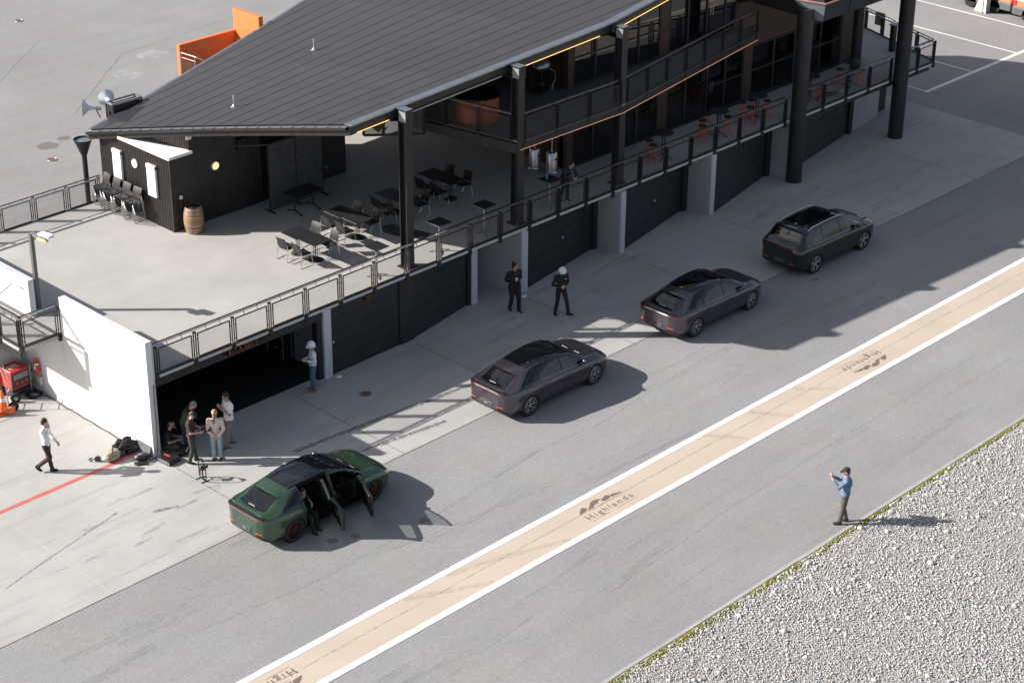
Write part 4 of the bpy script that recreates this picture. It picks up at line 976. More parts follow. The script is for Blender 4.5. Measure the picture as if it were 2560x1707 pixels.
# far sign, lamp on pier, van and barrier
sg = thing('warning_sign', 'small red and white notice on the far terrace railing', 'sign', (34.80, 9.05, ZD+.35), math.pi/2-.05)
MB().box(-.26, -.01, 0, .26, .01, .58).build('board', M_('sign_board', (.46, .44, .42), .5), sg); MB().box(-.26, .011, .36, .26, .013, .58).build('red_band', M_('sign_red', (.30, .05, .03), .5), sg)
for k, (tx, w) in enumerate((('NO PUBLIC', .44), ('ACCESS', .30))):
    m = text_mb(tx, .11, 1); xs = [v[0] for v in m.v]; kx = w/(max(xs)-min(xs)); m.v = [(-(a-min(xs))*kx+w/2, .0125, b+.22-.15*k) for a, b, c in m.v]; m.build('lettering', black_plastic, sg)
lm = thing('wall_lamp', 'small pale lamp on the brown timber pier at the building end', 'lamp', (30.9, 7.69, 3.92)); MB().lathe([(.05, 0), (.06, .02), (.04, .08), (0.001, .09)], 14, M=Matrix.Rotation(math.pi/2, 3, 'X')).build('shade', white_paint, lm, 40); MB().box(-.04, .0, -.05, .04, .02, .05).build('backplate', grey_steel, lm)
br_ = thing('flag_barrier', 'white wedge shaped sign base with silver pole beside the orange van', 'barrier', (47.75, 11.65, 0))
MB().add([(0, 0, .02), (0, .62, .02), (0, .05, 1.6), (0, 0, 1.6), (.12, 0, .02), (.12, .62, .02), (.12, .05, 1.6), (.12, 0, 1.6)], [(0, 1, 2, 3), (7, 6, 5, 4), (0, 4, 5, 1), (1, 5, 6, 2), (2, 6, 7, 3), (3, 7, 4, 0)]).build('wedge', M_('cream_paint', (.70, .69, .60), .6), br_)
MB().box(.02, -.05, .02, 1.9, 0, 1.9).build('sign_panel', M_('pale_grey_panel', (.42, .44, .47), .5), br_); MB().bar((-.02, -.03, 0), (-.02, -.03, 2.4), .05, .05).build('edge_post', white_paint, br_); MB().lathe([(.035, 0), (.035, 2.6)], 12, (-.08, .08, 0)).build('pole', alu, br_, 40)
m = text_mb('H', .95, 1); m.v = [(.30+a*.8, -.055, .62+b) for a, b, c in m.v]; m.build('lettering', black_plastic, br_)
vo_ = M_('van_orange', (.75, .22, .09), .35, coat=.5, vary=.04); vg_ = M_('van_grey_plastic', (.10, .105, .11), .55)
for lab, lx, y0, y1, top_ in (('orange delivery van with red tail lamp, cut off by the top right corner', 47.95, 4.9, 10.25, 2.5), ('second orange van behind the first, half hidden by the pale sign', 48.15, 10.5, 13.6, 2.3)):
    van = thing('van', lab, 'van', (lx, 0, 0), 0, 'orange vans in the car park')
    MB().add([(0, y0, .62), (0, y1, .62), (2, y1, .62), (2, y0, .62), (.02, y0, 1.35), (.02, y1, 1.35), (1.98, y1, 1.35), (1.98, y0, 1.35), (.16, y0+.1, top_), (.16, y1-.1, top_), (1.84, y1-.1, top_), (1.84, y0+.1, top_)],
             [(0, 4, 5, 1), (1, 5, 6, 2), (2, 6, 7, 3), (3, 7, 4, 0), (4, 8, 9, 5), (5, 9, 10, 6), (6, 10, 11, 7), (7, 11, 8, 4), (8, 11, 10, 9), (0, 1, 2, 3)]).build('body', vo_, van, bevel=.06)
    MB().box(-.04, y0-.03, .25, 2.04, y1+.04, .66).build('bumper', vg_, van, bevel=.05); MB().box(-.03, y0+.1, .98, -.005, y1-.15, 1.05).build('side_trim', white_paint, van)
    MB().box(-.025, y1-.16, .70, .05, y1+.01, .96).build('tail_light', red_pt, van, bevel=.01); MB().box(-.025, y1-.14, .97, .05, y1+.012, 1.3).build('corner_trim', white_paint, van); MB().box(.0, y1-1.4, 1.4, .12, y1-.3, 2.0).build('side_window', glass_b, van)
    for yy in (y1-.85, y0+.9):
        for x in (.06, 1.94):
            w = MB().lathe([(.2, -.1), (.32, -.1), (.34, -.06), (.34, .06), (.32, .1), (.2, .1)], 28, (x, yy, .34), Matrix.Rotation(math.pi/2, 3, 'Y')).build('wheel', black_rubber, van, 40); MB().lathe([(0, -.08), (.2, -.08), (.2, .08), (0, .08)], 20, (x, yy, .34), Matrix.Rotation(math.pi/2, 3, 'Y')).build('hub', grey_steel, w, 40)
for c, lab in (((0.02, 3.62), 'rusty round drain cover on the apron near the white pillar'), ((13.39, 43.5), 'reddish round cover in the far car park corner'), ((4.3, 27.2), 'brown round cover in the car park behind the rear railing')):
    mh = thing('manhole_cover', lab, 'manhole cover', (c[0], c[1], .008)); MB().lathe([(.0, .004), (.17, .004), (.17, .008), (0, .009)], 24).build('lid', M_('rust_iron', (.14, .085, .06), .8, vary=.3) if 'rust_iron' not in bpy.data.materials else bpy.data.materials['rust_iron'], mh); MB().tube([(.19*math.cos(a), .19*math.sin(a), .004) for a in [2*math.pi*i/24 for i in range(24)]], .012, 6, True).build('rim', grey_steel, mh)
# ------------------------------------------------------------------ cars
def spline(pts, x):
    # monotone cubic through (x, y) control points
    n = len(pts)
    if x <= pts[0][0]: return pts[0][1]
    if x >= pts[-1][0]: return pts[-1][1]
    i = 0
    while pts[i+1][0] < x: i += 1
    def sl(k): return (pts[k+1][1]-pts[k][1])/(pts[k+1][0]-pts[k][0])
    def tg(k):
        if k == 0: return sl(0)
        if k == n-1: return sl(n-2)
        a, b = sl(k-1), sl(k)
        return 0 if a*b <= 0 else 2*a*b/(a+b)
    h = pts[i+1][0]-pts[i][0]; t = (x-pts[i][0])/h
    return ((1+2*t)*(1-t)**2*pts[i][1]+t*(1-t)**2*h*tg(i)+t*t*(3-2*t)*pts[i+1][1]+t*t*(t-1)*h*tg(i+1))
GT = dict(
    top=[(-2.46, .93), (-2.42, 1.02), (-2.34, 1.06), (-2.2, 1.07), (-2.0, 1.13), (-1.75, 1.255), (-1.5, 1.355), (-1.2, 1.41), (-.6, 1.462), (-.2, 1.468), (.2, 1.44), (.6, 1.335), (1.0, 1.15), (1.2, 1.045), (1.34, 1.0), (1.7, .955), (2.05, .86), (2.25, .74), (2.33, .64), (2.36, .56)],
    bot=[(-2.46, .40), (-2.40, .30), (-2.2, .21), (-1.6, .17), (1.6, .16), (2.2, .18), (2.33, .26), (2.36, .34)],
    w=[(-2.46, .52), (-2.44, .62), (-2.38, .75), (-2.24, .855), (-1.9, .93), (-1.45, .955), (-.6, .935), (0, .93), (.8, .935), (1.45, .955), (1.85, .92), (2.1, .84), (2.26, .72), (2.34, .58), (2.36, .50)],
    belt=[(-2.46, .90), (-2.3, .985), (-2.0, 1.0), (-1.5, .995), (-.5, .955), (.5, .92), (1.2, .905), (1.6, .875), (2.05, .78), (2.3, .62), (2.36, .52)],
    wr=[(-2.46, .36), (-2.3, .58), (-2.0, .53), (-1.5, .50), (-.8, .555), (0, .595), (.5, .61), (1.0, .66), (1.2, .70), (1.5, .68), (2.0, .58), (2.36, .30)],
    roofglass=(-1.27, .60, .93), ws=(.60, 1.22), rw=(-2.27, -1.58), side=(-1.78, 1.06), wb=1.4625, wheel=.355, spoiler=-1.60, L=(-2.46, 2.36), name='7GT', rails=False, arch=.385)
SUV = dict(
    top=[(-2.40, .98), (-2.37, 1.10), (-2.30, 1.17), (-2.18, 1.22), (-2.0, 1.40), (-1.86, 1.54), (-1.7, 1.60), (-1.2, 1.645), (-.5, 1.662), (.0, 1.650), (.35, 1.60), (.8, 1.36), (1.15, 1.14), (1.3, 1.08), (1.7, 1.04), (2.05, .96), (2.27, .84), (2.35, .72), (2.38, .60)],
    bot=[(-2.40, .44), (-2.34, .32), (-2.2, .24), (-1.6, .20), (1.6, .19), (2.2, .22), (2.35, .30), (2.38, .38)],
    w=[(-2.40, .66), (-2.37, .75), (-2.28, .85), (-2.1, .92), (-1.8, .955), (-1.45, .965), (0, .955), (1.45, .965), (1.85, .94), (2.15, .85), (2.30, .72), (2.38, .56)],
    belt=[(-2.40, .96), (-2.25, 1.09), (-2.0, 1.12), (-1.0, 1.07), (.5, 1.03), (1.25, .99), (1.6, .96), (2.05, .88), (2.3, .72), (2.38, .56)],
    wr=[(-2.40, .50), (-2.25, .68), (-2.0, .66), (-1.6, .64), (0, .64), (.5, .65), (1.15, .74), (1.5, .72), (2.0, .62), (2.38, .34)],
    roofglass=(-1.50, .38, .90), ws=(.45, 1.18), rw=(-2.22, -1.88), side=(-1.80, 1.02), wb=1.45, wheel=.37, spoiler=-1.80, L=(-2.40, 2.38), name='7X', rails=True, arch=.40)
tyre_m = M_('tyre', (.013, .013, .014), .75, vary=.15); glass_car = dark_glass('car_glass', (.004, .005, .006), .015, .8)
trim_m = M_('car_black_trim', (.010, .010, .011), .35, vary=.1); tail_m = M_('tail_light_red', (.085, .005, .006), .15, coat=1, vary=.05)
refl_m = M_('rear_reflector', (.75, .08, .03), .25, vary=.1); plate_m = M_('plate_dark', (.055, .058, .065), .4, vary=.05); plate_t = M_('plate_white', (.85, .85, .86), .4, vary=.02)
head_m = M_('headlight_lens', (.50, .52, .55), .08, .3, coat=1); seat_m = M_('car_seat_black', (.012, .012, .013), .6, vary=.2); cal_o = M_('brake_caliper_orange', (.6, .12, .03), .4); cal_r = M_('brake_caliper_red', (.22, .02, .02), .4)
NXS = 104
rim_k = M_('rim_black', (.012, .012, .013), .3, .4)
def car(S, root, paint, rim_mat, cal, open_doors=False, rim_style=0):
    x0, x1 = S['L']
    xs = [x0+(x1-x0)*(.5-.5*math.cos(math.pi*i/NXS))*.35+(x1-x0)*(i/NXS)*.65 for i in range(NXS+1)]
    def section(x):
        T, Bz, w, zb, wr = (spline(S[k], x) for k in ('top', 'bot', 'w', 'belt', 'wr'))
        zb = min(zb, T-.012); H = zb-Bz; wb = w*.925; wr = min(wr, wb*.97)
        g = T-zb
        P = [(0, Bz), (w*.55, Bz), (w*.88, Bz+.02), (w*.965, Bz+.10*H/.75+.02), (w*.985, Bz+H*.32), (w*.978, Bz+H*.5), (w*.995, Bz+H*.70), (w*1.0, Bz+H*.80), (w*.975, Bz+H*.93), (wb, zb),
             (wb+(wr-wb)*.42, zb+g*.46), (wb+(wr-wb)*.86, zb+g*.84), (wr*.93, zb+g*.955), (wr*.62, zb+g*.992), (wr*.3, T), (0, T)]
        return P
    KN = 16
    def cat(P, u):
        f = u*(KN-1); i = min(int(f), KN-2); t = f-i
        p = [Vector((*P[max(0, i-1)], 0)), Vector((*P[i], 0)), Vector((*P[i+1], 0)), Vector((*P[min(KN-1, i+2)], 0))]
        v = .5*((2*p[1])+(p[2]-p[0])*t+(2*p[0]-5*p[1]+4*p[2]-p[3])*t*t+(3*p[1]-p[0]-3*p[2]+p[3])*t**3)
        return v.x, v.y
    NP = 60
    grid = []
    for x in xs:
        P = section(x); half = [cat(P, i/NP) for i in range(NP+1)]; half[0] = (0, half[0][1]); half[-1] = (0, half[-1][1])
        grid.append([Vector((x, y, z)) for y, z in half]+[Vector((x, -y, z)) for y, z in reversed(half[1:-1])])
    NR = len(grid[0]); fx = S['wb']; wz = S['wheel']
    for s in (-1, 1):                      # snap rows around the wheel arches to a clean circle
        cx = s*fx
        for row in grid:
            for v in row:
                if abs(v.y) > .55:
                    d = math.hypot(v.x-cx, v.z-wz)
                    if abs(d-S['arch']) < .022 and v.z > .2:
                        k = S['arch']/d; v.x = cx+(v.x-cx)*k; v.z = wz+(v.z-wz)*k
    def U(j):                              # 0 bottom centre .. 1 top centre
        return j/NP if j <= NP else (2*NP-j)/NP
    kb = 9/15.
    zones = {}
    def zone(i, j):
        c = (grid[i][j]+grid[i+1][j]+grid[i][(j+1) % NR]+grid[i+1][(j+1) % NR])/4
        u = (U(j)+U(j+1 if j+1 < NR else 0))/2; x = c.x; side = 'L' if c.y > 0 else 'R'
        for s in (-1, 1):
            if abs(c.y) > .52 and math.hypot(x-s*fx, c.z-wz) < S['arch']-.004: return None
        if open_doors and side == 'R' and .06 < x < 1.12 and 3/15. < u < 12/15. and c.z < spline(S['top'], x)-.075: return 'fdoor'+('_glass' if 9.3/15 < u and S['side'][0] < x < S['side'][1]-.02 else '')
        if open_doors and side == 'R' and -1.02 < x < .0 and 3/15. < u < 12/15. and math.hypot(x+fx, c.z-wz) > S['arch']+.06: return 'rdoor'+('_glass' if 9.3/15 < u < 11.4/15 and x > -.95 else '')
        if u < 2.9/15: return 'sill'
        return 'body'
    for i in range(NXS):
        for j in range(NR):
            z = zone(i, j)
            if z: zones.setdefault(z, []).append((i, j))
    def patch(keys, sc=1.0, cut=None):
        m = MB(); idx = {}; 
        for k in keys:
            for i, j in zones.get(k, []):
                f = []
                for a, b in ((i, j), (i, (j+1) % NR), (i+1, (j+1) % NR), (i+1, j)):
                    if (a, b) not in idx: idx[(a, b)] = len(m.v); m.v.append(tuple(grid[a][b]))
                    f.append(idx[(a, b)])
                m.f.append(f); m.mi.append(0)
        return m
    body = patch(['body'])
    for i in (0, NXS): n = len(body.v); body.v += [tuple(v) for v in grid[i]]; body.f.append([n+k for k in (range(NR) if i == 0 else reversed(range(NR)))]); body.mi.append(0)
    bo = body.build('body', paint, root, 70)
    patch(['sill']).build('sill_cladding', trim_m, root, 70)
    def surf(x, u, s, out=.004):
        P = section(x); y, z = cat(P, u); y2, z2 = cat(P, min(1, u+.01)); n = Vector((0, z2-z, -(y2-y)))
        n = n.normalized() if n.length else Vector((0, 0, 1))
        v = Vector((x, y, z))+n*out; v.y *= s; return v
    def glass(name, fn, nu, nv, par=None): MB().grid(fn, nu, nv).build(name, glass_car, par or root, 70)
    def across(x, t, f, out=.010):
        # point on the top skin at lateral fraction t (-1..1) of f times the roof half width
        P = section(x); yy = abs(t)*f; lo, hi = 10.5/15, 1.
        for _ in range(28):
            md = (lo+hi)/2
            if cat(P, md)[0] > yy: lo = md
            else: hi = md
        return surf(x, hi, 1 if t >= 0 else -1, out)
    g0, g1, gf = S['roofglass']
    glass('roof_glass', lambda a, b: across(g0+(g1-g0)*b, a*2-1, spline(S['wr'], g0+(g1-g0)*b)*gf), 24, 26)
    w0, w1 = S['ws']
    glass('windscreen', lambda a, b: across(w0+.006+(w1-w0)*b-.05*(a*2-1)**2*b, a*2-1, spline(S['wr'], w0+(w1-w0)*b)*(gf+.02)), 24, 16)
    r0, r1 = S['rw']
    glass('rear_window', lambda a, b: across(r0+(r1-r0)*b+.10*(a*2-1)**2*(1-b), a*2-1, spline(S['wr'], r0+(r1-r0)*b)*(.90+.06*b)), 24, 16)
    sa, sb = S['side']
    def side_hi(x): return min(9.42+max(0, sb-x)*4.1, 11.35, 9.42+max(0, x-sa)*2.6)/15
    for s in (-1, 1):
        if open_doors and s == -1: glass('quarter_window', lambda a, b: surf(sa+(-1.06-sa)*a, 9.4/15+(side_hi(sa+(-1.06-sa)*a)-9.4/15)*b, -1), 12, 4); continue
        for a0, a1 in ((sa, -1.06), (-1.03, .01), (.05, sb)):
            glass('side_window', lambda a, b: surf(a0+(a1-a0)*a, 9.4/15+(side_hi(a0+(a1-a0)*a)-9.4/15)*b, s, .007), 14, 5)
    xr0 = S['L'][0]
    def tailx(y, z):                         # outermost body point at the rear for a given y
        lo, hi = xr0, xr0+.6
        for _ in range(30):
            mid = (lo+hi)/2
            if spline(S['w'], mid)*.985 > abs(y): hi = mid
            else: lo = mid
        return hi
    def seam(pts, name='seam', w=.007, mat=trim_m, par=None, out=.003): MB().tube([surf(x, u, s, out) for x, u, s in pts], w, 5).build(name, mat, par or root)
    for s in (-1, 1):
        if not (open_doors and s == -1):
            for xd in (1.10, .03, -1.03): seam([(xd-(.05 if xd > 1 else 0), 3.2/15, s)]+[(xd+(.10*(u-5)/4 if xd < -1 else 0)*.6, u/15, s) for u in (4, 5, 6, 7, 8, 9, 9.3)], 'door_seam', .0055, out=-.001)
            for xd in (.03, -1.0): seam([(xd, u/15, s) for u in (9.3, 10, 10.6, 11.2)], 'window_pillar', .014, out=.001)
            for xh in (.22, -.85): MB().bar(surf(xh-.10, 7.4/15, s), surf(xh+.10, 7.45/15, s), .012, .022).build('door_handle', paint, root)
        seam([(x, 9.32/15, s) for x in [S['side'][0]+.02+k*(S['side'][1]-S['side'][0]-.05)/16 for k in range(17)]], 'window_trim', .008, out=0)
        seam([(x, side_hi(x)+.002, s) for x in [sa+.01+k*(sb-sa-.02)/24 for k in range(25)]], 'window_trim', .008, out=0)
        # mirror
        mp = surf(.93, 9.5/15, s); mr = MB().ell(mp+Vector((0, .13*s, .05)), (.075, .11, .07), None, 14, 8); mr.build('mirror', paint, root, 180)
        MB().bar(mp, mp+Vector((-.01, .08*s, .03)), .04, .025).build('mirror_stalk', trim_m, root)
        # lamps
        hl = MB(); hl.grid(lambda a, b: surf(1.98+.26*a, (7.6+.8*b-.6*a)/15, s, .006), 8, 3); hl.build('headlight', head_m, root, 60)
        rf = MB(); rx = S['L'][0]
        yy = spline(S['w'], rx+.08); rf.grid(lambda a, b: (tailx(.47+.22*a, 0)-.010, s*(.47+.22*a), .50+.026*b), 6, 2); rf.build('rear_reflector', refl_m, root, 60)
        # wheels
        for xw in (-fx, fx):
            MB().lathe([(.1, -.24), (S['arch']-.005, -.24), (S['arch']-.005, .0), ], 28, (xw, s*.90, wz), Matrix.Rotation(-math.pi/2*s, 3, 'X'), cap=False).build('arch_liner', trim_m, root)
            ring = []
            for q in range(25):
                a_ = R(-8+196*q/24); X_ = xw+(S['arch']+.004)*math.cos(a_); Z_ = wz+(S['arch']+.004)*math.sin(a_); P = section(X_); lo, hi = 2.6/15, 8.5/15
                for _ in range(24):
                    md = (lo+hi)/2
                    if cat(P, md)[1] < Z_: lo = md
                    else: hi = md
                ring.append(Vector((X_, s*(cat(P, lo)[0]-.004), Z_)))
            MB().tube(ring, .017, 6).build('arch_trim', paint if S['name'] == '7GT' else trim_m, root, 180)
            wl = bpy.data.objects.new('wheel', None); link(wl, root); TREE.setdefault(root, []).append(wl); wl.location = (xw, s*.835, wz)
            rt = Matrix.Rotation(-math.pi/2*s, 3, 'X'); r = wz
            MB().lathe([(r-.105, -.11), (r-.02, -.115), (r, -.09), (r, .09), (r-.02, .112), (r-.10, .105), (r-.105, .10)], 40, M=rt, cap=False).build('tyre', tyre_m, wl, 40)
            MB().lathe([(r-.104, -.10), (r-.13, .0), (r-.128, .07), (r-.105, .10), (r-.112, .106), (r-.125, .095), (r-.135, .04)], 40, M=rt, cap=False).build('rim', rim_k, wl, 50); MB().lathe([(r-.108, .098), (r-.104, .104), (r-.114, .106)], 40, M=rt, cap=False).build('rim_lip', rim_mat, wl, 50)
            MB().lathe([(0.001, -.02), (r-.13, -.02), (r-.13, -.04), (0.001, -.04)], 28, M=rt).build('brake_disc', M_('brake_disc', (.05, .05, .055), .4, .8) if 'brake_disc' not in bpy.data.materials else bpy.data.materials['brake_disc'], wl, 40)
            MB().cbox(rt @ Vector((.16*(1 if xw > 0 else -1), .10, .0)), (.12, .05, .18)).build('brake_caliper', cal, wl, bevel=.01)
            sp = MB(); R0 = r-.115; ns = 5 if rim_style != 2 else 10
            for k in range(ns):
                a = 2*math.pi*k/ns+.3
                def q(rad, da, zz): return rt @ Vector((rad*math.cos(a+da), rad*math.sin(a+da), zz))
                if rim_style == 0:
                    sp.bar(q(.03, 0, .075), q(R0*.5, 0, .085), .015, .02); sp.bar(q(R0*.48, 0, .085), q(R0, .28, .092), .013, .018); sp.bar(q(R0*.48, 0, .085), q(R0, -.28, .092), .013, .018)
                    sp.bar(q(R0*.72, .2, .09), q(R0*.72, 1.05, .09), .008, .012)
                elif rim_style == 1:
                    sp.bar(q(.04, 0, .075), q(R0*.62, 0, .085), .045, .025); sp.bar(q(R0*.6, 0, .085), q(R0, .26, .092), .035, .02); sp.bar(q(R0*.6, 0, .085), q(R0, -.26, .092), .035, .02)
                else:
                    sp.bar(q(.04, 0, .075), q(R0, .12, .09), .013, .02); sp.bar(q(.04, 0, .075), q(R0, -.12, .09), .013, .02)
            sp.build('spokes', rim_mat, wl); MB().lathe([(.035, .06), (.035, .095), (.0, .097)], 14, M=rt).build('hub_cap', rim_mat, wl)
    # tail: lamp bar, ducktail lip, plate, lettering, diffuser
    zt = spline(S['top'], xr0+.05)-.075
    lb = MB(); lb.grid(lambda a, b: (tailx((a-.5)*1.66, 0)-.012-.02*(1-b), (a-.5)*1.66, zt+.032*b+.015*abs(a-.5)), 40, 2); lb.build('tail_light_bar', tail_m, root, 60)
    lip = MB(); lip.grid(lambda a, b: (tailx((a-.5)*1.46, 0)-.030+.10*b, (a-.5)*1.46, zt+.055+.045*b*(1-.6*abs(a-.5)*2)+.02*abs(a-.5)), 40, 3); lip.build('tail_lip', trim_m if S['name'] == '7GT' else paint, root, 60)
    z0 = spline(S['bot'], xr0)
    pl = MB().box(xr0-.016, -.26, z0+.045, xr0-.004, .26, z0+.165).build('number_plate', plate_m, root)
    def rear_text(t, z, h, w, x, mat, tilt=0):
        m = text_mb(t, h*1.4, 1.1, .001); q = [v[0] for v in m.v]; k = w/(max(q)-min(q))
        m.v = [(x+b*tilt, -(a-min(q))*k+w/2, z+b*(1 if not tilt else .75)) for a, b, c in m.v]; return m
    rear_text(S['name'], z0+.07, .06, .13 if S['name'] == '7GT' else .09, xr0-.0185, 0).build('plate_lettering', plate_t, pl)
    zr = spline(S['top'], xr0+.27)
    rear_text('ZEEKR', zr+.016, .030, .26, xr0+.27, 0, .8).build('badge_lettering', plate_t, root)
    MB().grid(lambda a, b: (xr0+.01+.25*b+.12*abs(a-.5)**2*4, (a-.5)*1.5, z0+.01-.13*b), 12, 3).build('rear_diffuser', trim_m, root, 60)
    # roof spoiler with the two fins
    xs_ = S['spoiler']; wr = spline(S['wr'], xs_); T = spline(S['top'], xs_)
    spm = MB(); spm.grid(lambda a, b: (xs_+.34-.40*b-.06*math.cos((a-.5)*2.6), (a-.5)*2*wr*1.02, (spline(S['top'], xs_+.34-.34*b)+.012+.02*b-.07*(abs(a-.5)*2)**3)), 20, 5)
    spm.grid(lambda a, b: (xs_+.30-.36*b-.06*math.cos((a-.5)*2.6), (a-.5)*2*wr*1.02, (spline(S['top'], xs_+.34-.34*b)-.014+.02*b-.07*(abs(a-.5)*2)**3)), 20, 5); spm.build('roof_spoiler', paint, root, 60)
    if S['rails']:
        for s in (-1, 1): MB().tube([Vector((x, s*(spline(S['wr'], x)*.985), spline(S['top'], x)+(.018 if -1.5 < x < .2 else -.012))) for x in (-1.68, -1.55, -1.4, -1.0, -.5, 0, .18, .32)], .022, 8).build('roof_rail', alu, root, 60)
    # wipers
    for y0, y1 in ((.45, -.05), (-.1, -.55)):
        MB().tube([(1.24, y0, spline(S['top'], 1.24)-.005), (1.13, (y0+y1)/2, spline(S['top'], 1.13)+.012), (1.12, y1, spline(S['top'], 1.12)+.008)], .009, 6).build('wiper', trim_m, root)
    MB().box(x0+.5, -.75, .19, x1-.5, .75, .24).build('underbody', trim_m, root)
    if open_doors:
        inner = MB(); 
        for k in ('body',):
            for i, j in zones.get(k, []):
                c = [grid[i][j], grid[i][(j+1) % NR], grid[i+1][(j+1) % NR], grid[i+1][j]]
                if -1.6 < c[0].x < 1.3: inner.add([Vector((v.x, v.y*.955, .2+(v.z-.2)*.965)) for v in c], [(3, 2, 1, 0)])
        inner.build('cabin_lining', seat_m, root)
        MB().box(-1.3, -.72, .24, 1.2, .80, .30).build('cabin_floor', seat_m, root); MB().box(.85, -.80, .30, 1.3, .80, .88).build('dashboard', seat_m, root, bevel=.05)
        for x, y in ((.15, .38), (.15, -.38), (-.85, .38), (-.85, -.38)):
            st = MB(); st.cbox((x+.12, y, .46), (.52, .5, .2)); st.cbox((x-.2, y, .82), (.16, .48, .62), Matrix.Rotation(-.22, 3, 'Y')); st.cbox((x-.29, y, 1.2), (.1, .24, .16)); st.build('seat', seat_m, root, bevel=.05)
        sw = MB().tube([(.62+.05*math.sin(a), -.38+.17*math.cos(a), .86+.16*math.sin(a)) for a in [2*math.pi*i/20 for i in range(20)]], .016, 6, True); sw.build('steering_wheel', seat_m, root, 60)
        MB().box(-.1, -.92, .22, .12, -.80, .34).build('sill_plate', paint, root)
        MB().tube([surf(.03, u/15, -1, -.05) for u in (3.2, 5, 7, 9, 10, 11, 11.6)], .06, 8).build('pillar_trim', trim_m, root, 60)
        for key, hx, th in (('fdoor', 1.12, 62), ('rdoor', .0, 64)):
            hy = -spline(S['w'], hx)
            dr = patch([key]); hv = Vector((hx, hy+.02, 0))
            dr.v = [tuple(Vector(v)-hv) for v in dr.v]
            d = dr.build('door', [paint, trim_m], root, 70); sm = d.modifiers.new('solid', 'SOLIDIFY'); sm.thickness = .07; sm.offset = 1; sm.material_offset = 1; sm.material_offset_rim = 1
            # solidify grows along the normals: choose the inner side
            sm.offset = -1
            d.location = hv; d.rotation_euler = (0, 0, R(th)); d['label'] = 'open '+('front' if key == 'fdoor' else 'rear')+' door swung outward'
            gg = patch([key+'_glass']); gg.v = [tuple(Vector(v)-hv) for v in gg.v]; gg.build('window', clear_glass('door_glass', (.45, .50, .48)) if 'door_glass' not in bpy.data.materials else bpy.data.materials['door_glass'], d, 70)
            edge = [k for k in gg.v]
            if edge:
                top = {}
                for v in edge:
                    kx = round(v[0], 2); 
                    if kx not in top or v[2] > top[kx][2]: top[kx] = v
                MB().tube([top[k] for k in sorted(top)], .02, 6).build('window_frame', trim_m, d)
            MB().bar((-.75 if key == 'fdoor' else -.72, .09, .62), (-.25, .09, .66), .05, .05).build('armrest', trim_m, d)
    return root
green_p = car_paint('paint_forest_green', (.050, .105, .060), metal=.55); purple_p = car_paint('paint_plum_grey', (.092, .078, .098), metal=.7); dark_p = car_paint('paint_black_green', (.005, .011, .010), metal=.3)
rim_s = M_('rim_silver', (.72, .70, .70), .3, .6); rim_b = M_('rim_bronze', (.16, .09, .06), .3, .8); rim_d = M_('rim_cut', (.75, .73, .74), .3, .6)
c1 = thing('car', 'dark green fastback car with both near side doors open', 'car', (-5.60, -.45, .006), R(.9), 'cars in the pit lane')
car(GT, c1, green_p, rim_b, cal_o, True, 2)
c2 = thing('car', 'plum grey fastback car, the nearer of the two grey ones, half in the sun', 'car', (4.14, -.06, .006), 0, 'cars in the pit lane')
car(GT, c2, purple_p, rim_s, cal_r, False, 0)
dup(c2, (11.93, -.16, .006), R(.4), 'plum grey fastback car in the shade between the other grey car and the black one', 'cars in the pit lane')
c4 = thing('car', 'black green sport utility car with silver roof rails, farthest along the lane', 'car', (18.79, .10, .006), R(.3), 'cars in the pit lane')
car(SUV, c4, dark_p, rim_d, cal_r, False, 1)
# ------------------------------------------------------------------ people
def capsule(m, p, q, r0, r1, n=14):
    p, q = Vector(p), Vector(q); m.ell(p, (r0, r0, r0), None, n, 8); m.ell(q, (r1, r1, r1), None, n, 8); m.tube([p, q], [r0, r1], n)
def voxel(m, name, mats, parent, size, smooth_it=2):
    o = m.build(name, mats, parent, 180)
    r = o.modifiers.new('r', 'REMESH'); r.mode = 'VOXEL'; r.voxel_size = size; r.use_smooth_shade = True
    s = o.modifiers.new('s', 'SMOOTH'); s.iterations = smooth_it; s.factor = .5
    dg = bpy.context.evaluated_depsgraph_get(); me = bpy.data.meshes.new_from_object(o.evaluated_get(dg))
    o.modifiers.clear(); old = o.data; o.data = me; bpy.data.meshes.remove(old); me.name = name
    me.polygons.foreach_set('use_smooth', [True]*len(me.polygons))
    return o
skin_l = M_('skin_light', (.56, .33, .25), .5, vary=.08, scale=20); skin_t = M_('skin_tan', (.40, .22, .15), .5, vary=.08, scale=20)
eye_m = M_('eye_dark', (.02, .015, .012), .2)
def frame_of(d, up=(0, 0, 1)):
    d = Vector(d).normalized(); u = Vector(up); s = u.cross(d)
    s = s.normalized() if s.length > 1e-4 else Vector((0, 1, 0)); u = d.cross(s); return Matrix((d, s, u)).transposed()   # columns: forward, left, up
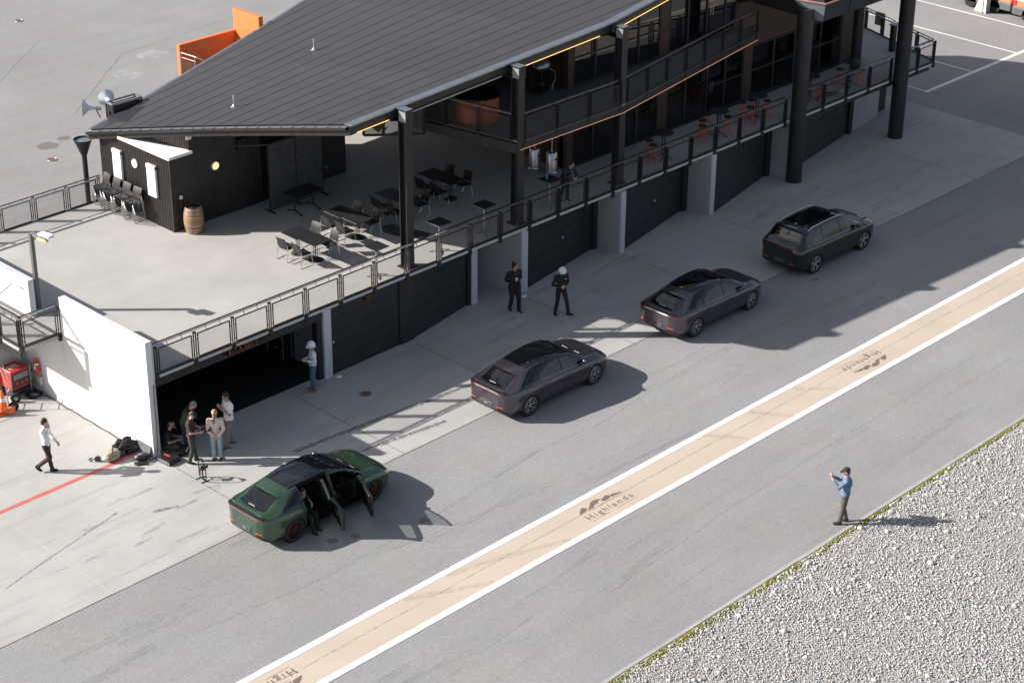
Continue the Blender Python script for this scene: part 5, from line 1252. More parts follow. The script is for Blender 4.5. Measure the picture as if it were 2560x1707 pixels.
def person(label, loc, rz, h=1.75, J=None, skin=None, top=None, sleeve=1., pants=None, shoes=None, hair=None, head_gear=None, girth=1., female=False, sole=None, z=0.006, extras=None, leg_w=1.):
    skin = skin or skin_l; k = h/1.75
    D = dict(pel=(0, 0, .95), wai=(0, 0, 1.08), che=(.0, 0, 1.27), nec=(.01, 0, 1.46), hea=(.03, 0, 1.615), look=(1, 0, -.12),
             Lsh=(0, .185, 1.40), Lel=(-.02, .24, 1.12), Lwr=(.08, .23, .88), Rsh=(0, -.185, 1.40), Rel=(-.02, -.24, 1.12), Rwr=(.08, -.23, .88), Lhd=(.3, 0, -1), Rhd=(.3, 0, -1),
             Lhi=(0, .09, .91), Lkn=(.03, .10, .50), Lan=(0, .10, .09), Rhi=(0, -.09, .91), Rkn=(.03, -.10, .50), Ran=(0, -.10, .09), Lfo=(1, .15, 0), Rfo=(1, -.15, 0))
    if J: D.update(J)
    V = {a: Vector(b)*(k if a not in ('look', 'Lhd', 'Rhd', 'Lfo', 'Rfo') else 1) for a, b in D.items()}
    root = thing('person', label, 'person', (loc[0], loc[1], z), rz)
    lat = (V['Lsh']-V['Rsh']).normalized(); sp = (V['nec']-V['pel']).normalized(); fwd = lat.cross(sp).normalized(); TM = Matrix((fwd, lat, sp)).transposed()
    G = girth*k
    def torso(m, e):
        m.ell(V['pel'], ((.105+e)*G, (.155+e)*G*(1.04 if female else 1), .115*k+e), TM, 18, 10); m.ell(V['wai'], ((.10+e)*G, (.135+e)*G*(.9 if female else 1), .14*k+e), TM, 18, 10)
        m.ell(V['che'], ((.112+e)*G, (.165+e)*G*(.92 if female else 1), .17*k+e), TM, 18, 10); m.ell(V['che'].lerp(V['nec'], .55), ((.085+e)*k, (.14+e)*k, .09*k+e), TM, 16, 8)
        for s in 'LR': capsule(m, V['che'].lerp(V['nec'], .5), V[s+'sh'], (.075+e)*k, (.062+e)*k)
    b = MB(); torso(b, 0); capsule(b, V['che'].lerp(V['nec'], .6), V['nec'].lerp(V['hea'], .45), .058*k, .054*k)
    HM = frame_of(V['look']); hc = V['hea']
    def hp(x, y, zz): return hc+HM @ (Vector((x, y, zz))*k)
    b.ell(hp(0, 0, .02), (.098*k, .078*k, .105*k), HM, 18, 12); b.ell(hp(.02, 0, -.055), (.068*k, .056*k, .065*k), HM, 14, 10)
    b.ell(hp(.098, 0, -.012), (.018*k, .013*k, .026*k), HM, 8, 6); b.ell(hp(.083, 0, -.062), (.012*k, .024*k, .010*k), HM, 8, 6)
    for s in (-1, 1): b.ell(hp(-.005, s*.078, -.005), (.02*k, .010*k, .03*k), HM, 8, 6)
    for s in 'LR':
        capsule(b, V[s+'sh'], V[s+'el'], .048*k, .037*k); capsule(b, V[s+'el'], V[s+'wr'], .038*k, .026*k)
        hd = V[s+'hd'].normalized(); f = frame_of(hd, lat*(1 if s == 'L' else -1)); w = V[s+'wr']; sgn = 1 if s == 'L' else -1
        def q(x, y, zz): return w+f @ (Vector((x, y, zz))*k)
        b.ell(q(.05, 0, 0), (.052*k, .038*k, .018*k), f, 12, 8)
        for i, (yy, ln) in enumerate(((-.028, .052), (-.010, .062), (.010, .058), (.028, .045))):
            a1 = q(.085, yy, 0); a2 = q(.085+ln*.55, yy*1.05, -.012); a3 = q(.085+ln*.85, yy*1.05, -.034); capsule(b, a1, a2, .0105*k, .0098*k, 8); capsule(b, a2, a3, .0098*k, .0088*k, 8)
        t0 = q(.025, -.034, -.004); t1 = q(.055, -.058, -.016); t2 = q(.082, -.058, -.028); capsule(b, t0, t1, .0125*k, .0105*k, 8); capsule(b, t1, t2, .0105*k, .0092*k, 8)
        capsule(b, V[s+'hi'], V[s+'kn'], .078*k*girth, .054*k); capsule(b, V[s+'kn'], V[s+'an'], .054*k, .036*k)
    voxel(b, 'body', skin, root, .0105, 1)
    ey = MB()
    for s in (-1, 1): ey.ell(hp(.086, s*.032, .018), (.008*k, .012*k, .007*k), HM, 8, 6)
    ey.build('eyes', eye_m, root, 180)
    if top:
        m = MB(); torso(m, .018)
        hem = V['pel']+(V['wai']-V['pel'])*-.25; m.ell(hem, ((.118)*G, (.172)*G, .06*k), TM, 18, 8)
        for s in 'LR':
            e = V[s+'el']; w = V[s+'wr']
            if sleeve <= .6:
                t = V[s+'sh'].lerp(e, .80); m.ell(V[s+'sh'], (.072*k,)*3, None, 14, 8); m.tube([V[s+'sh'], t], [.072*k, .066*k], 14)
            else:
                m.ell(V[s+'sh'], (.070*k,)*3, None, 14, 8); m.tube([V[s+'sh'], e], [.068*k, .054*k], 14); m.ell(e, (.054*k,)*3, None, 12, 8); t = e.lerp(w, .30+.66*(sleeve-.6)/.4); m.tube([e, t], [.052*k, .040*k], 12)
        voxel(m, 'top', top, root, .0125, 3)
        cl = MB().tube([V['nec'].lerp(V['hea'], .02)+TM @ (Vector((.062*math.cos(a)+.004, .066*math.sin(a), -.03-.02*math.cos(a)))*k) for a in [2*math.pi*i/18 for i in range(18)]], .014*k, 6, True); cl.build('collar', top, root, 180)
    if pants:
        m = MB(); m.ell(V['pel'], (.122*G, .170*G, .10*k), TM, 18, 10)
        for s in 'LR':
            m.ell(V[s+'hi'], (.096*G*leg_w,)*3, None, 14, 8); m.tube([V[s+'hi'], V[s+'kn']], [.095*G*leg_w, .072*k*leg_w], 14); m.ell(V[s+'kn'], (.072*k*leg_w,)*3, None, 14, 8)
            m.tube([V[s+'kn'], V[s+'an'].lerp(V[s+'kn'], .02)], [.071*k*leg_w, .060*k*leg_w], 14)
        voxel(m, 'trousers', pants, root, .0125, 3)
    for s in 'LR':
        f = frame_of(V[s+'fo']); a = V[s+'an']
        m = MB()
        def q(x, y, zz): return a+f @ (Vector((x, y, zz))*k)
        m.ell(q(-.02, 0, -.04), (.065*k, .045*k, .055*k), f, 12, 8); m.ell(q(.08, 0, -.055), (.11*k, .047*k, .036*k), f, 14, 8); m.ell(q(.02, 0, .0), (.05*k, .042*k, .05*k), f, 10, 6)
        sh = voxel(m, 'shoe', shoes or black_rubber, root, .011, 1)
        so = MB(); so.lathe([(.0, -.012), (1, -.012), (1.04, 0), (1, .014), (0, .014)], 20); so.v = [tuple(q(v[0]*.115+.045, v[1]*.047, v[2]-.078)) for v in so.v]; so.build('sole', sole or shoes or black_rubber, sh, 40)
    def cap_on(mat, brim=True, back=False):
        m = MB(); m.ell(hp(-.006, 0, .045), (.112*k, .092*k, .092*k), HM, 20, 8, 0, .52)
        o = m.build('cap', mat, root, 180); so = o.modifiers.new('s', 'SOLIDIFY'); so.thickness = .006
        if brim:
            d = -1 if back else 1
            MB().grid(lambda u, v: hp(d*(.085+.085*v), (u-.5)*.15*(1-.35*v*v), .048-.012*v-.03*(abs(u-.5)*2)**2), 8, 4).build('brim', mat, o, 180)
    if head_gear == 'helmet':
        m = MB(); 
        for j in range(1): m.ell(hp(-.005, 0, .025), (.150*k, .130*k, .150*k), HM, 26, 18)
        keep = MB(); hmv = [Vector(v) for v in m.v]; keep.v = list(m.v)
        for f in m.f:
            c = sum((hmv[i] for i in f), Vector())/4; l = HM.transposed() @ (c-hc)/k
            if l.z < -.095 or (l.x > .055 and abs(l.y) < .092 and -.2 < l.z < .048): continue
            keep.f.append(f); keep.mi.append(0)
        o = keep.build('helmet', white_helm, root, 180); so = o.modifiers.new('s', 'SOLIDIFY'); so.thickness = .02
        MB().grid(lambda u, v: hp(.10+.075*v, (u-.5)*.20*(1-.4*v*v), .075-.015*v-.05*(abs(u-.5)*2)**2), 10, 4).build('peak', white_helm if extras != 'dark_visor' else black_gloss, o, 180)
        for s in (-1, 1): MB().bar(hp(.05, s*.128, -.02), hp(-.02, s*.126, -.05), .012, .02).build('strap_slot', black_plastic, o)
        if extras == 'dark_visor': MB().grid(lambda u, v: hp(.128+.02*math.sin(v*3), (u-.5)*.21, .03-.055*v), 8, 4).build('goggles', black_gloss, o, 180)
    elif head_gear: cap_on(head_gear[0], head_gear[1] != 'beanie')
    if hair:
        hm, style = hair; m = MB(); m.ell(hp(-.020, 0, .052), (.097*k, .086*k, .086*k), HM, 18, 10)
        m.ell(hp(-.05, 0, .0), (.068*k, .082*k, .085*k), HM, 16, 10)
        if style == 'bun': m.ell(hp(-.11, .0, .12), (.035*k,)*3, None, 10, 8); m.ell(hp(-.125, 0, .155), (.022*k,)*3, None, 8, 6)
        if style == 'long': m.tube([hp(-.08, 0, -.02), hp(-.11, .02, -.16), hp(-.10, .02, -.34)], [.07*k, .06*k, .022*k], 12); m.tube([hp(-.05, -.05, -.03), hp(-.07, -.08, -.14), hp(-.03, -.10, -.26)], [.05*k, .045*k, .02*k], 10)
        if style == 'pony': m.tube([hp(-.08, .02, -.05), hp(-.12, .04, -.15), hp(-.13, .05, -.30)], [.045*k, .045*k, .015*k], 10)
        voxel(m, 'hair', hm, root, .010, 1)
    root['pp'] = 0; del root['pp']
    return root, V, hp, TM
white_helm = M_('helmet_white', (.72, .74, .77), .2, coat=.6, vary=.03)
blk = M_('black_cloth', (.012, .012, .013), .85, vary=.3, scale=9); navy = M_('navy_cloth', (.012, .015, .028), .85, vary=.3, scale=9); darkb = M_('brown_black_tshirt', (.030, .020, .020), .85, vary=.25, scale=9)
olive = M_('olive_tshirt', (.040, .046, .026), .85, vary=.25, scale=9); white_c = M_('white_tshirt', (.78, .79, .82), .8, vary=.06, scale=9, bmp=.2, bscale=14); cream = M_('white_knit', (.68, .69, .72), .9, vary=.08, scale=9, bmp=.25, bscale=16)
pink = M_('pale_pink_sweater', (.72, .55, .51), .9, vary=.1, scale=9, bmp=.25, bscale=16); jean_l = M_('light_jeans', (.30, .39, .46), .85, vary=.15, scale=12); jean_d = M_('blue_jeans', (.075, .13, .21), .85, vary=.2, scale=12); taupe = M_('taupe_trousers', (.22, .19, .18), .85, vary=.15, scale=12)
maroon = M_('dark_brown_trousers', (.035, .018, .018), .85, vary=.2, scale=12); grey_tr = M_('charcoal_trousers', (.06, .055, .055), .85, vary=.2, scale=12); denim_s = M_('blue_chambray_shirt', (.10, .16, .25), .85, vary=.15, scale=10, bmp=.2, bscale=14)
hair_b = M_('hair_black', (.010, .008, .007), .5, vary=.3); hair_br = M_('hair_brown', (.045, .022, .015), .5, vary=.3); hair_bl = M_('hair_blond', (.28, .17, .07), .55, vary=.3); hair_g = M_('hair_grey', (.22, .21, .20), .6, vary=.3)
cap_t = M_('tan_cap', (.34, .27, .20), .85); cap_k = M_('black_cap', (.02, .016, .018), .85); cap_p = M_('pink_beanie', (.62, .34, .32), .9); sole_w = M_('white_sole', (.7, .7, .68), .6); shoe_b = M_('brown_black_shoe', (.03, .022, .02), .6)
A45 = R(44.3)
# walking man with hand to the face (upper left yard)
person('person in a white sweater and dark trousers walking with one hand at the face', (-9.72, 6.52), R(-55), 1.80, dict(look=(.8, .35, -.15), Lwr=(.24, .18, .92), Lel=(.02, .26, 1.12), Lhd=(.6, 0, -1), Rel=(.10, -.24, 1.17), Rwr=(.10, -.03, 1.43), Rhd=(.1, .5, .8),
       Lkn=(-.02, .09, .50), Lan=(.06, .09, .09), Rkn=(.10, -.07, .53), Ran=(-.28, -.06, .20), Rfo=(.8, -.1, -.6)), skin_l, cream, 1, maroon, black_gloss, (hair_b, 'short'))
# group outside the open garage
person('person in a white oversize t-shirt and taupe trousers with hands raised to the chin', (-5.05, 3.98), R(165), 1.86, dict(look=(.85, .1, -.55), hea=(.05, 0, 1.61), Lel=(.06, .24, 1.14), Lwr=(.26, .05, 1.32), Lhd=(.3, -.4, .7), Rel=(.06, -.24, 1.14), Rwr=(.24, -.06, 1.32), Rhd=(.2, .4, .8), Lan=(.13, .10, .09), Lkn=(.08, .10, .5), Ran=(-.12, -.10, .09)), skin_t, white_c, .5, taupe, M_('grey_sneaker', (.10, .09, .085), .7), (hair_b, 'short'), girth=1.1, sole=sole_w, leg_w=.95)
person('person in a pale pink sweater, pink beanie and light jeans with hands behind the back', (-5.82, 3.62), R(52), 1.68, dict(Lel=(-.10, .25, 1.13), Lwr=(-.19, .06, .93), Lhd=(-.1, -.6, -.5), Rel=(-.10, -.25, 1.13), Rwr=(-.20, -.05, .91), Rhd=(-.1, .6, -.5)), skin_l, pink, 1, jean_l, shoe_b, (hair_bl, 'pony'), (cap_p, 'beanie'), female=True, leg_w=1.02)
pr, V, hp, TM = person('person in a dark t-shirt and ripped black jeans looking down at a camera rig', (-6.42, 4.02), R(-42), 1.76, dict(look=(.75, -.1, -.75), hea=(.09, 0, 1.585), nec=(.03, 0, 1.45), che=(0, 0, 1.27), Lel=(.06, .23, 1.12), Lwr=(.30, .12, 1.10), Lhd=(1, -.2, .1), Rel=(.02, -.24, 1.10), Rwr=(.28, -.14, 1.08), Rhd=(1, .2, .1), Lan=(.10, .10, .09), Ran=(-.08, -.10, .09)), skin_l, darkb, .5, M_('faded_black_jeans', (.045, .043, .043), .85, vary=.4, scale=14), black_rubber, (hair_br, 'short'), (cap_k, 'cap'), sole=sole_w, girth=1.08)
person('person in an olive t-shirt with grey hair and sunglasses leaning forward', (-6.10, 4.75), R(-48), 1.78, dict(wai=(.03, 0, 1.06), che=(.10, 0, 1.22), nec=(.20, 0, 1.38), hea=(.29, 0, 1.50), look=(.7, -.2, -.75), Lsh=(.13, .185, 1.33), Rsh=(.13, -.185, 1.33), Lel=(.14, .25, 1.05), Lwr=(.2, .22, .82), Rel=(.14, -.24, 1.05), Rwr=(.28, -.18, .84)), skin_l, olive, .5, navy, black_rubber, (hair_g, 'short'), girth=1.12)
person('person in a tan cap and navy t-shirt sitting cross legged in the garage shadow', (-6.50, 5.22), R(-38), 1.76, dict(pel=(0, 0, .14), wai=(.02, 0, .27), che=(.07, 0, .46), nec=(.14, 0, .65), hea=(.19, 0, .79), look=(.8, 0, -.6), Lsh=(.09, .185, .59), Rsh=(.09, -.185, .59), Lel=(.12, .25, .34), Lwr=(.34, .12, .34), Lhd=(1, -.3, 0), Rel=(.12, -.25, .34), Rwr=(.34, -.12, .34), Rhd=(1, .3, 0),
       Lhi=(.02, .09, .12), Lkn=(.36, .30, .22), Lan=(.38, -.06, .10), Rhi=(.02, -.09, .12), Rkn=(.36, -.30, .22), Ran=(.42, .04, .10), Lfo=(.2, -1, 0), Rfo=(.2, 1, 0)), skin_l, navy, .5, grey_tr, black_rubber, (hair_br, 'short'), (cap_t, 'cap'))
person('person in a white helmet and blue jeans with long dark hair at the garage', (-.97, 4.95), R(150), 1.70, dict(look=(.9, .1, -.3), Lel=(-.04, .24, 1.13), Lwr=(.22, .16, 1.17), Lhd=(1, -.1, .2), Rel=(-.02, -.24, 1.12), Rwr=(.22, -.12, 1.12), Rhd=(1, .2, 0)), skin_l, cream, 1, jean_d, M_('brown_shoe', (.16, .10, .08), .6), (hair_br, 'long'), 'helmet', female=True, leg_w=1.08)
pr, V, hp, TM = person('person all in black with a hair bun, lanyard badge and hands behind the back', (7.58, 4.52), R(-112), 1.80, dict(look=(.75, .55, -.15), Lel=(-.10, .27, 1.14), Lwr=(-.20, .08, .98), Lhd=(-.1, -.6, -.3), Rel=(-.10, -.27, 1.14), Rwr=(-.20, -.06, .96), Rhd=(-.1, .6, -.3), Lan=(.14, .11, .09), Lkn=(.10, .11, .5), Ran=(-.12, -.11, .09)), skin_t, blk, 1, blk, black_rubber, (hair_b, 'bun'), girth=1.22, sole=sole_w, leg_w=1.12)
MB().cbox((.165*1.05, 0, 1.26), (.008, .10, .12)).build('badge', M_('badge_card', (.42, .48, .62), .5), pr); MB().tube([(.0, .07, 1.49), (.14, .05, 1.40), (.172, 0, 1.32), (.14, -.05, 1.40), (.0, -.07, 1.49)], .006, 5).build('lanyard', navy, pr)
pr, V, hp, TM = person('person all in black with an open white helmet looking at a phone', (8.5, 3.22), R(-112), 1.78, dict(look=(.75, .15, -.7), hea=(.06, 0, 1.60), Lel=(-.04, .26, 1.12), Lwr=(.15, .05, 1.09), Lhd=(.6, -.7, .1), Rel=(-.06, -.28, 1.11), Rwr=(.16, -.06, 1.07), Rhd=(.6, .7, .1), Lkn=(.08, .17, .50), Lan=(.12, .22, .09), Lfo=(.7, .8, 0), Ran=(-.10, -.16, .09), Rkn=(.0, -.13, .5)), skin_l, blk, 1, blk, black_rubber, None, 'helmet', extras='dark_visor')
MB().cbox((.32, .0, 1.12), (.09, .07, .014)).build('phone', black_gloss, pr); MB().cbox((.135, .10, 1.36), (.004, .06, .02)).build('chest_logo', white_paint, pr)
pr, V, hp, TM = person('person in a dark hoodie with badge leaning on the terrace railing', (11.35, 5.72), R(-98), 1.76, dict(pel=(-.08, 0, .93), wai=(-.02, 0, 1.04), che=(.10, 0, 1.17), nec=(.20, 0, 1.31), hea=(.26, 0, 1.45), look=(.85, .25, -.55), Lsh=(.14, .19, 1.27), Rsh=(.14, -.19, 1.27), Lel=(.26, .24, 1.04), Lwr=(.42, .10, 1.02), Lhd=(.8, -.5, -.3), Rel=(.24, -.24, 1.04), Rwr=(.42, -.04, 1.02), Rhd=(.8, .5, -.3), Lhi=(-.08, .09, .89), Rhi=(-.08, -.09, .89), Lkn=(-.02, .09, .48), Rkn=(-.05, -.09, .48), Lan=(-.05, .09, .09), Ran=(-.22, -.09, .09)), skin_t, navy, 1, blk, black_rubber, (hair_b, 'short'), sole=sole_w, z=ZD, girth=1.08)
MB().cbox((.235, .03, 1.16), (.008, .07, .09), Matrix.Rotation(.6, 3, 'Y')).build('badge', M_('badge_white', (.6, .63, .68), .5), pr)
# photographer by the gravel
pr, V, hp, TM = person('person in a blue shirt and black cap holding up a phone beside the gravel', (4.42, -11.48), R(126), 1.80, dict(look=(.95, .1, -.12), che=(-.02, 0, 1.27), Lel=(.20, .24, 1.22), Lwr=(.40, .07, 1.42), Lhd=(.35, -.1, 1), Rel=(.18, -.26, 1.20), Rwr=(.40, -.10, 1.40), Rhd=(.35, .1, 1), Lan=(.10, .09, .09), Ran=(-.08, -.11, .09)), skin_l, denim_s, .9, M_('grey_brown_trousers', (.085, .075, .07), .85, vary=.2, scale=12), shoe_b, (hair_br, 'short'), (cap_k, 'cap'), girth=1.12)
MB().cbox((.47, -.01, 1.53), (.012, .15, .075)).build('phone', black_gloss, pr)
# passenger in the green car, feet out of the rear door
person('person in dark clothes sitting sideways in the rear door of the green car', (-6.42, -.95), R(-80), 1.72, dict(pel=(0, 0, .62), wai=(-.03, 0, .75), che=(-.05, 0, .93), nec=(-.02, 0, 1.10), hea=(.03, 0, 1.22), look=(.8, .2, -.6), Lsh=(-.03, .18, 1.05), Rsh=(-.03, -.18, 1.05), Lel=(.08, .24, .84), Lwr=(.26, .12, .88), Rel=(.02, -.24, .86), Rwr=(.14, -.10, 1.10), Rhd=(.2, .3, .8), Lhi=(.05, .09, .60), Lkn=(.42, .11, .56), Lan=(.46, .11, .14), Rhi=(.05, -.09, .60), Rkn=(.44, -.10, .56), Ran=(.50, -.10, .14)), skin_l, blk, .5, blk, black_rubber, (hair_b, 'short'), z=-.04)
# ------------------------------------------------------------------ gear on the ground
def lumpy(name, c, r, mat, parent, seed, amp=.18):
    rr = random.Random(seed); ph = [rr.uniform(0, 6) for _ in range(6)]; v, f = ico(4); m = MB()
    o = []
    for p in v:
        k = 1+amp*(math.sin(4*p.x+ph[0])*math.sin(5*p.y+ph[1])+.7*math.sin(9*p.z+ph[2]+3*p.x)*math.sin(8*p.y+ph[3])+.5*math.sin(15*p.x+ph[4])*math.sin(13*p.y+7*p.z))
        o.append((c[0]+p.x*r[0]*k, c[1]+p.y*r[1]*k, max(.0, c[2]+p.z*r[2]*k)))
    m.add(o, f); return m.build(name, mat, parent, 180)
bp = thing('backpack', 'beige and brown camera backpack lying by the white wall', 'backpack', (-7.98, 5.82, .006), .3)
lumpy('main_bag', (0, 0, .16), (.30, .20, .17), M_('camo_beige', (.34, .30, .20), .9, vary=.55, scale=9), bp, 1, .10); lumpy('base_pocket', (.24, -.05, .12), (.16, .19, .13), M_('brown_nylon', (.05, .035, .03), .8), bp, 2, .08)
MB().tube([(-.1, -.1, .30), (0, -.02, .40), (.14, .02, .36), (.2, .05, .22)], .016, 6).tube([(.1, .1, .28), (.3, .05, .30), (.5, -.1, .1), (.62, -.2, .02)], .018, 6).build('straps', M_('strap_black', (.02, .018, .018), .8), bp)
ck_ = thing('black_jacket', 'crumpled heap of black jackets and bags against the white wall', 'jacket', (-7.42, 5.95, .006)); lumpy('heap', (0, 0, .17), (.36, .24, .22), blk, ck_, 5, .26); lumpy('fold', (.12, -.16, .10), (.22, .14, .12), M_('black_nylon', (.018, .017, .018), .5), ck_, 6, .25); lumpy('fold', (-.1, .1, .24), (.2, .14, .12), blk, ck_, 8, .3)
pn = thing('leaning_board', 'grey folded board leaning against the foot of the white wall', 'board', (-7.12, 5.45, .006)); MB().cbox((0, 0, .17), (.02, .62, .34), Matrix.Rotation(.28, 3, 'Y')).build('board', M_('panel_grey', (.12, .12, .13), .5), pn); MB().cbox((-.012, 0, .17), (.004, .58, .02), Matrix.Rotation(.28, 3, 'Y')).build('rib', grey_steel, pn)
cm = thing('camera', 'photo camera with long white lens lying beside the backpack', 'camera', (-8.33, 6.05, .006), -.95)
MB().box(-.09, -.07, .02, .09, .05, .13).box(-.04, -.05, .13, .04, .03, .17).build('camera_body', black_plastic, cm, bevel=.012); MB().lathe([(.045, 0), (.05, .05), (.05, .16), (.06, .2), (.065, .30), (.06, .30)], 20, (.09, 0, .075), Matrix.Rotation(math.pi/2, 3, 'Y')).build('lens', white_paint, cm, 40)
for q in (.12, .2): MB().lathe([(.054, 0), (.054, .02)], 20, (.09+q, 0, .075), Matrix.Rotation(math.pi/2, 3, 'Y')).build('focus_ring', black_rubber, cm, 40)
MB().lathe([(.062, 0), (.067, .005), (.067, .03), (.05, .03), (.0, .01)], 20, (.38, 0, .075), Matrix.Rotation(math.pi/2, 3, 'Y')).build('lens_hood', black_plastic, cm, 40); MB().tube([(-.09, -.05, .1), (-.2, -.1, .03), (-.3, .02, .02), (-.25, .12, .02)], .014, 6).build('strap', black_rubber, cm)
ob = thing('equipment_bag', 'open black equipment bag with folding legs at the end of the red line', 'bag', (-7.42, 5.15, .006), -.5); lumpy('bag', (0, .05, .12), (.24, .17, .12), black_plastic, ob, 11, .05); MB().box(-.24, -.26, .03, .1, -.1, .06).build('flap', black_plastic, ob, bevel=.01); MB().tube([(-.2, -.2, .03), (.15, -.3, .02), (.2, -.12, .1)], .014, 6).build('legs', black_steel, ob); MB().cbox((-.05, -.03, .235), (.12, .02, .02)).build('buckle', alu, ob)
cs = thing('hard_case', 'flat black hard case with a red stripe in front of the white pillar', 'case', (-6.86, 4.58, .006), .08); MB().box(-.22, -.26, 0, .24, .24, .15).build('shell', black_plastic, cs, bevel=.02); MB().box(-.01, -.02, .151, .05, .22, .154).build('stripe', M_('case_red', (.5, .07, .03), .5), cs); MB().box(-.225, -.26, .06, -.22, .24, .1).build('seam', alu, cs)
for q in (-.15, .12): MB().box(-.235, q-.03, .05, -.222, q+.03, .11).build('latch', grey_steel, cs)
db = thing('camera_bag', 'black camera bag with a silver bottle on the garage floor edge', 'bag', (-6.30, 4.62, .006), .4); lumpy('bag', (0, 0, .12), (.24, .18, .14), blk, db, 15, .12); MB().lathe([(.035, 0), (.037, .03), (.037, .16), (.02, .2)], 14, (-.12, -.14, .16), Matrix.Rotation(1.2, 3, 'Y')).build('bottle', alu, db, 40)
gm = thing('gimbal_ring', 'ring grip camera gimbal standing alone on the sunny concrete', 'camera rig', (-6.82, 3.02, .006), R(-8))
tubs = [(0, -.17, .05), (0, -.2, .15), (0, -.2, .5), (0, -.12, .62), (0, .12, .62), (0, .2, .5), (0, .2, .15), (0, .17, .05)]
MB().tube(tubs, .017, 8).build('ring_handle', black_plastic, gm, 60); MB().tube([(0, -.17, .03), (0, .17, .03)], .02, 8).build('foot_bar', black_steel, gm)
for s in (-1, 1): MB().bar((-.14, .14*s, .012), (.14, .14*s, .012), .025, .02).build('foot', black_steel, gm)
MB().box(-.06, -.06, .33, .08, .05, .45).build('camera_body', black_plastic, gm, bevel=.01); MB().lathe([(.035, 0), (.04, .1)], 14, (.08, 0, .39), Matrix.Rotation(math.pi/2, 3, 'Y')).build('lens', black_gloss, gm, 40); MB().tube([(0, .05, .36), (0, .15, .3), (0, .15, .18), (0, .0, .15), (0, 0, .32)], .02, 8).build('motor_arm', M_('gimbal_red', (.12, .02, .015), .4), gm, 60); MB().cbox((0, 0, .66), (.05, .12, .05)).build('monitor', black_plastic, gm)
rig = thing('camera_rig', 'black camera rig held by the person in the dark t-shirt', 'camera rig', (-6.13, 3.76, 1.05), R(-42)); MB().cbox((0, 0, .03), (.12, .14, .14)).build('camera_body', black_plastic, rig, bevel=.015); MB().lathe([(.04, 0), (.05, .12)], 14, (.05, -.02, .03), Matrix.Rotation(math.pi/2, 3, 'Y')).build('lens', black_gloss, rig, 40); MB().tube([(0, -.16, -.05), (0, -.16, .05), (0, .16, .05), (0, .16, -.05)], .015, 6).build('handles', black_steel, rig); MB().cbox((-.05, .02, .17), (.03, .13, .09)).build('monitor', black_plastic, rig)
bt = thing('folding_chair', 'grey folding chair back standing in the dark garage behind the seated person', 'chair', (-6.55, 5.95, .016), .5); MB().grid(lambda u, v: (-.1*v, (u-.5)*.42, .5+.45*v), 4, 4).build('backrest', M_('chair_grey_fabric', (.20, .21, .24), .8), bt, 60); MB().box(.0, -.21, .44, .4, .21, .47).build('seat', M_('chair_dark_fabric', (.03, .03, .035), .8), bt)
for s in (-1, 1): MB().tube([(-.12, .21*s, .97), (.35, .21*s, .0)], .014, 6).tube([(.38, .21*s, .45), (-.15, .21*s, 0)], .014, 6).build('leg', black_steel, bt)
# helmet rack in the garage
rk = thing('helmet_rack', 'black wheeled rack of shiny black helmets inside the garage', 'rack', (-.28, 8.6, .016))
for y in (-1.55, -.75, .05, .85):
    for x in (-.18, .18): MB().bar((x, y, .08), (x, y, 1.95), .03, .03).build('upright', grey_steel, rk)
for z in (.12, .55, .98, 1.41): MB().box(-.2, -1.56, z, .2, .87, z+.02).build('shelf', black_steel, rk)
hb_ = MB(); hb_.ell((0, 0, .15), (.13, .155, .15), None, 18, 12, 0, .78); hbm = hb_.mesh('helmet_shell', black_gloss, 180)
for i, y in enumerate((-1.3, -.95, -.55, -.2, .25, .6)):
    for j, z in enumerate((.14, .57, 1.0, 1.43)):
        h_ = inst('rack_helmet', hbm, None, (-.30, 8.6+y, .016+z)); tag(h_, 'black helmet on garage rack shelf %s, number %s from the entrance' % (('one (lowest)', 'two', 'three', 'four (highest)')[j], ('one', 'two', 'three', 'four', 'five', 'six')[i]), 'helmet', 'helmets on the rack')
# generator on a hand truck, cones, extinguisher, boxes, cables
gen = thing('generator', 'red generator with black control panel and frame in the corner', 'generator', (-7.72, 11.3, .006), R(4))
MB().box(-.33, -.30, .34, .33, .34, .95).build('housing', red_pt, gen, bevel=.03); MB().box(-.30, -.315, .40, .34, -.30, .90).build('control_panel', M_('panel_dark', (.035, .033, .03), .5), gen); MB().box(-.2, -.1, .952, .15, .15, .956).build('sticker', M_('sticker_pale', (.5, .42, .42), .5), gen)
for r_ in range(3):
    for c_ in range(6): MB().box(-.24+c_*.09, -.325, .80-r_*.06, -.17+c_*.09, -.316, .83-r_*.06).build('vent', M_('vent_pale', (.4, .4, .38), .5) if 'vent_pale' not in bpy.data.materials else bpy.data.materials['vent_pale'], gen)
for q in ((-.15, .55), (.02, .52), (.2, .55)): MB().lathe([(.05, 0), (.05, .03), (.03, .04)], 14, (q[0], -.317, q[1]), Matrix.Rotation(math.pi/2, 3, 'X')).build('socket', red_pt, gen, 40)
for x in (-.36, .36): MB().tube([(x, -.32, .02), (x, -.32, 1.0), (x, .36, 1.0), (x, .36, .02)], .016, 8).build('frame', grey_steel, gen)
MB().box(-.3, -.25, .1, .3, .3, .33).build('engine', black_plastic, gen)
ht = thing('hand_truck', 'chrome hand truck with black wheels beside the generator', 'hand truck', (-8.2, 10.62, .006), R(-40))
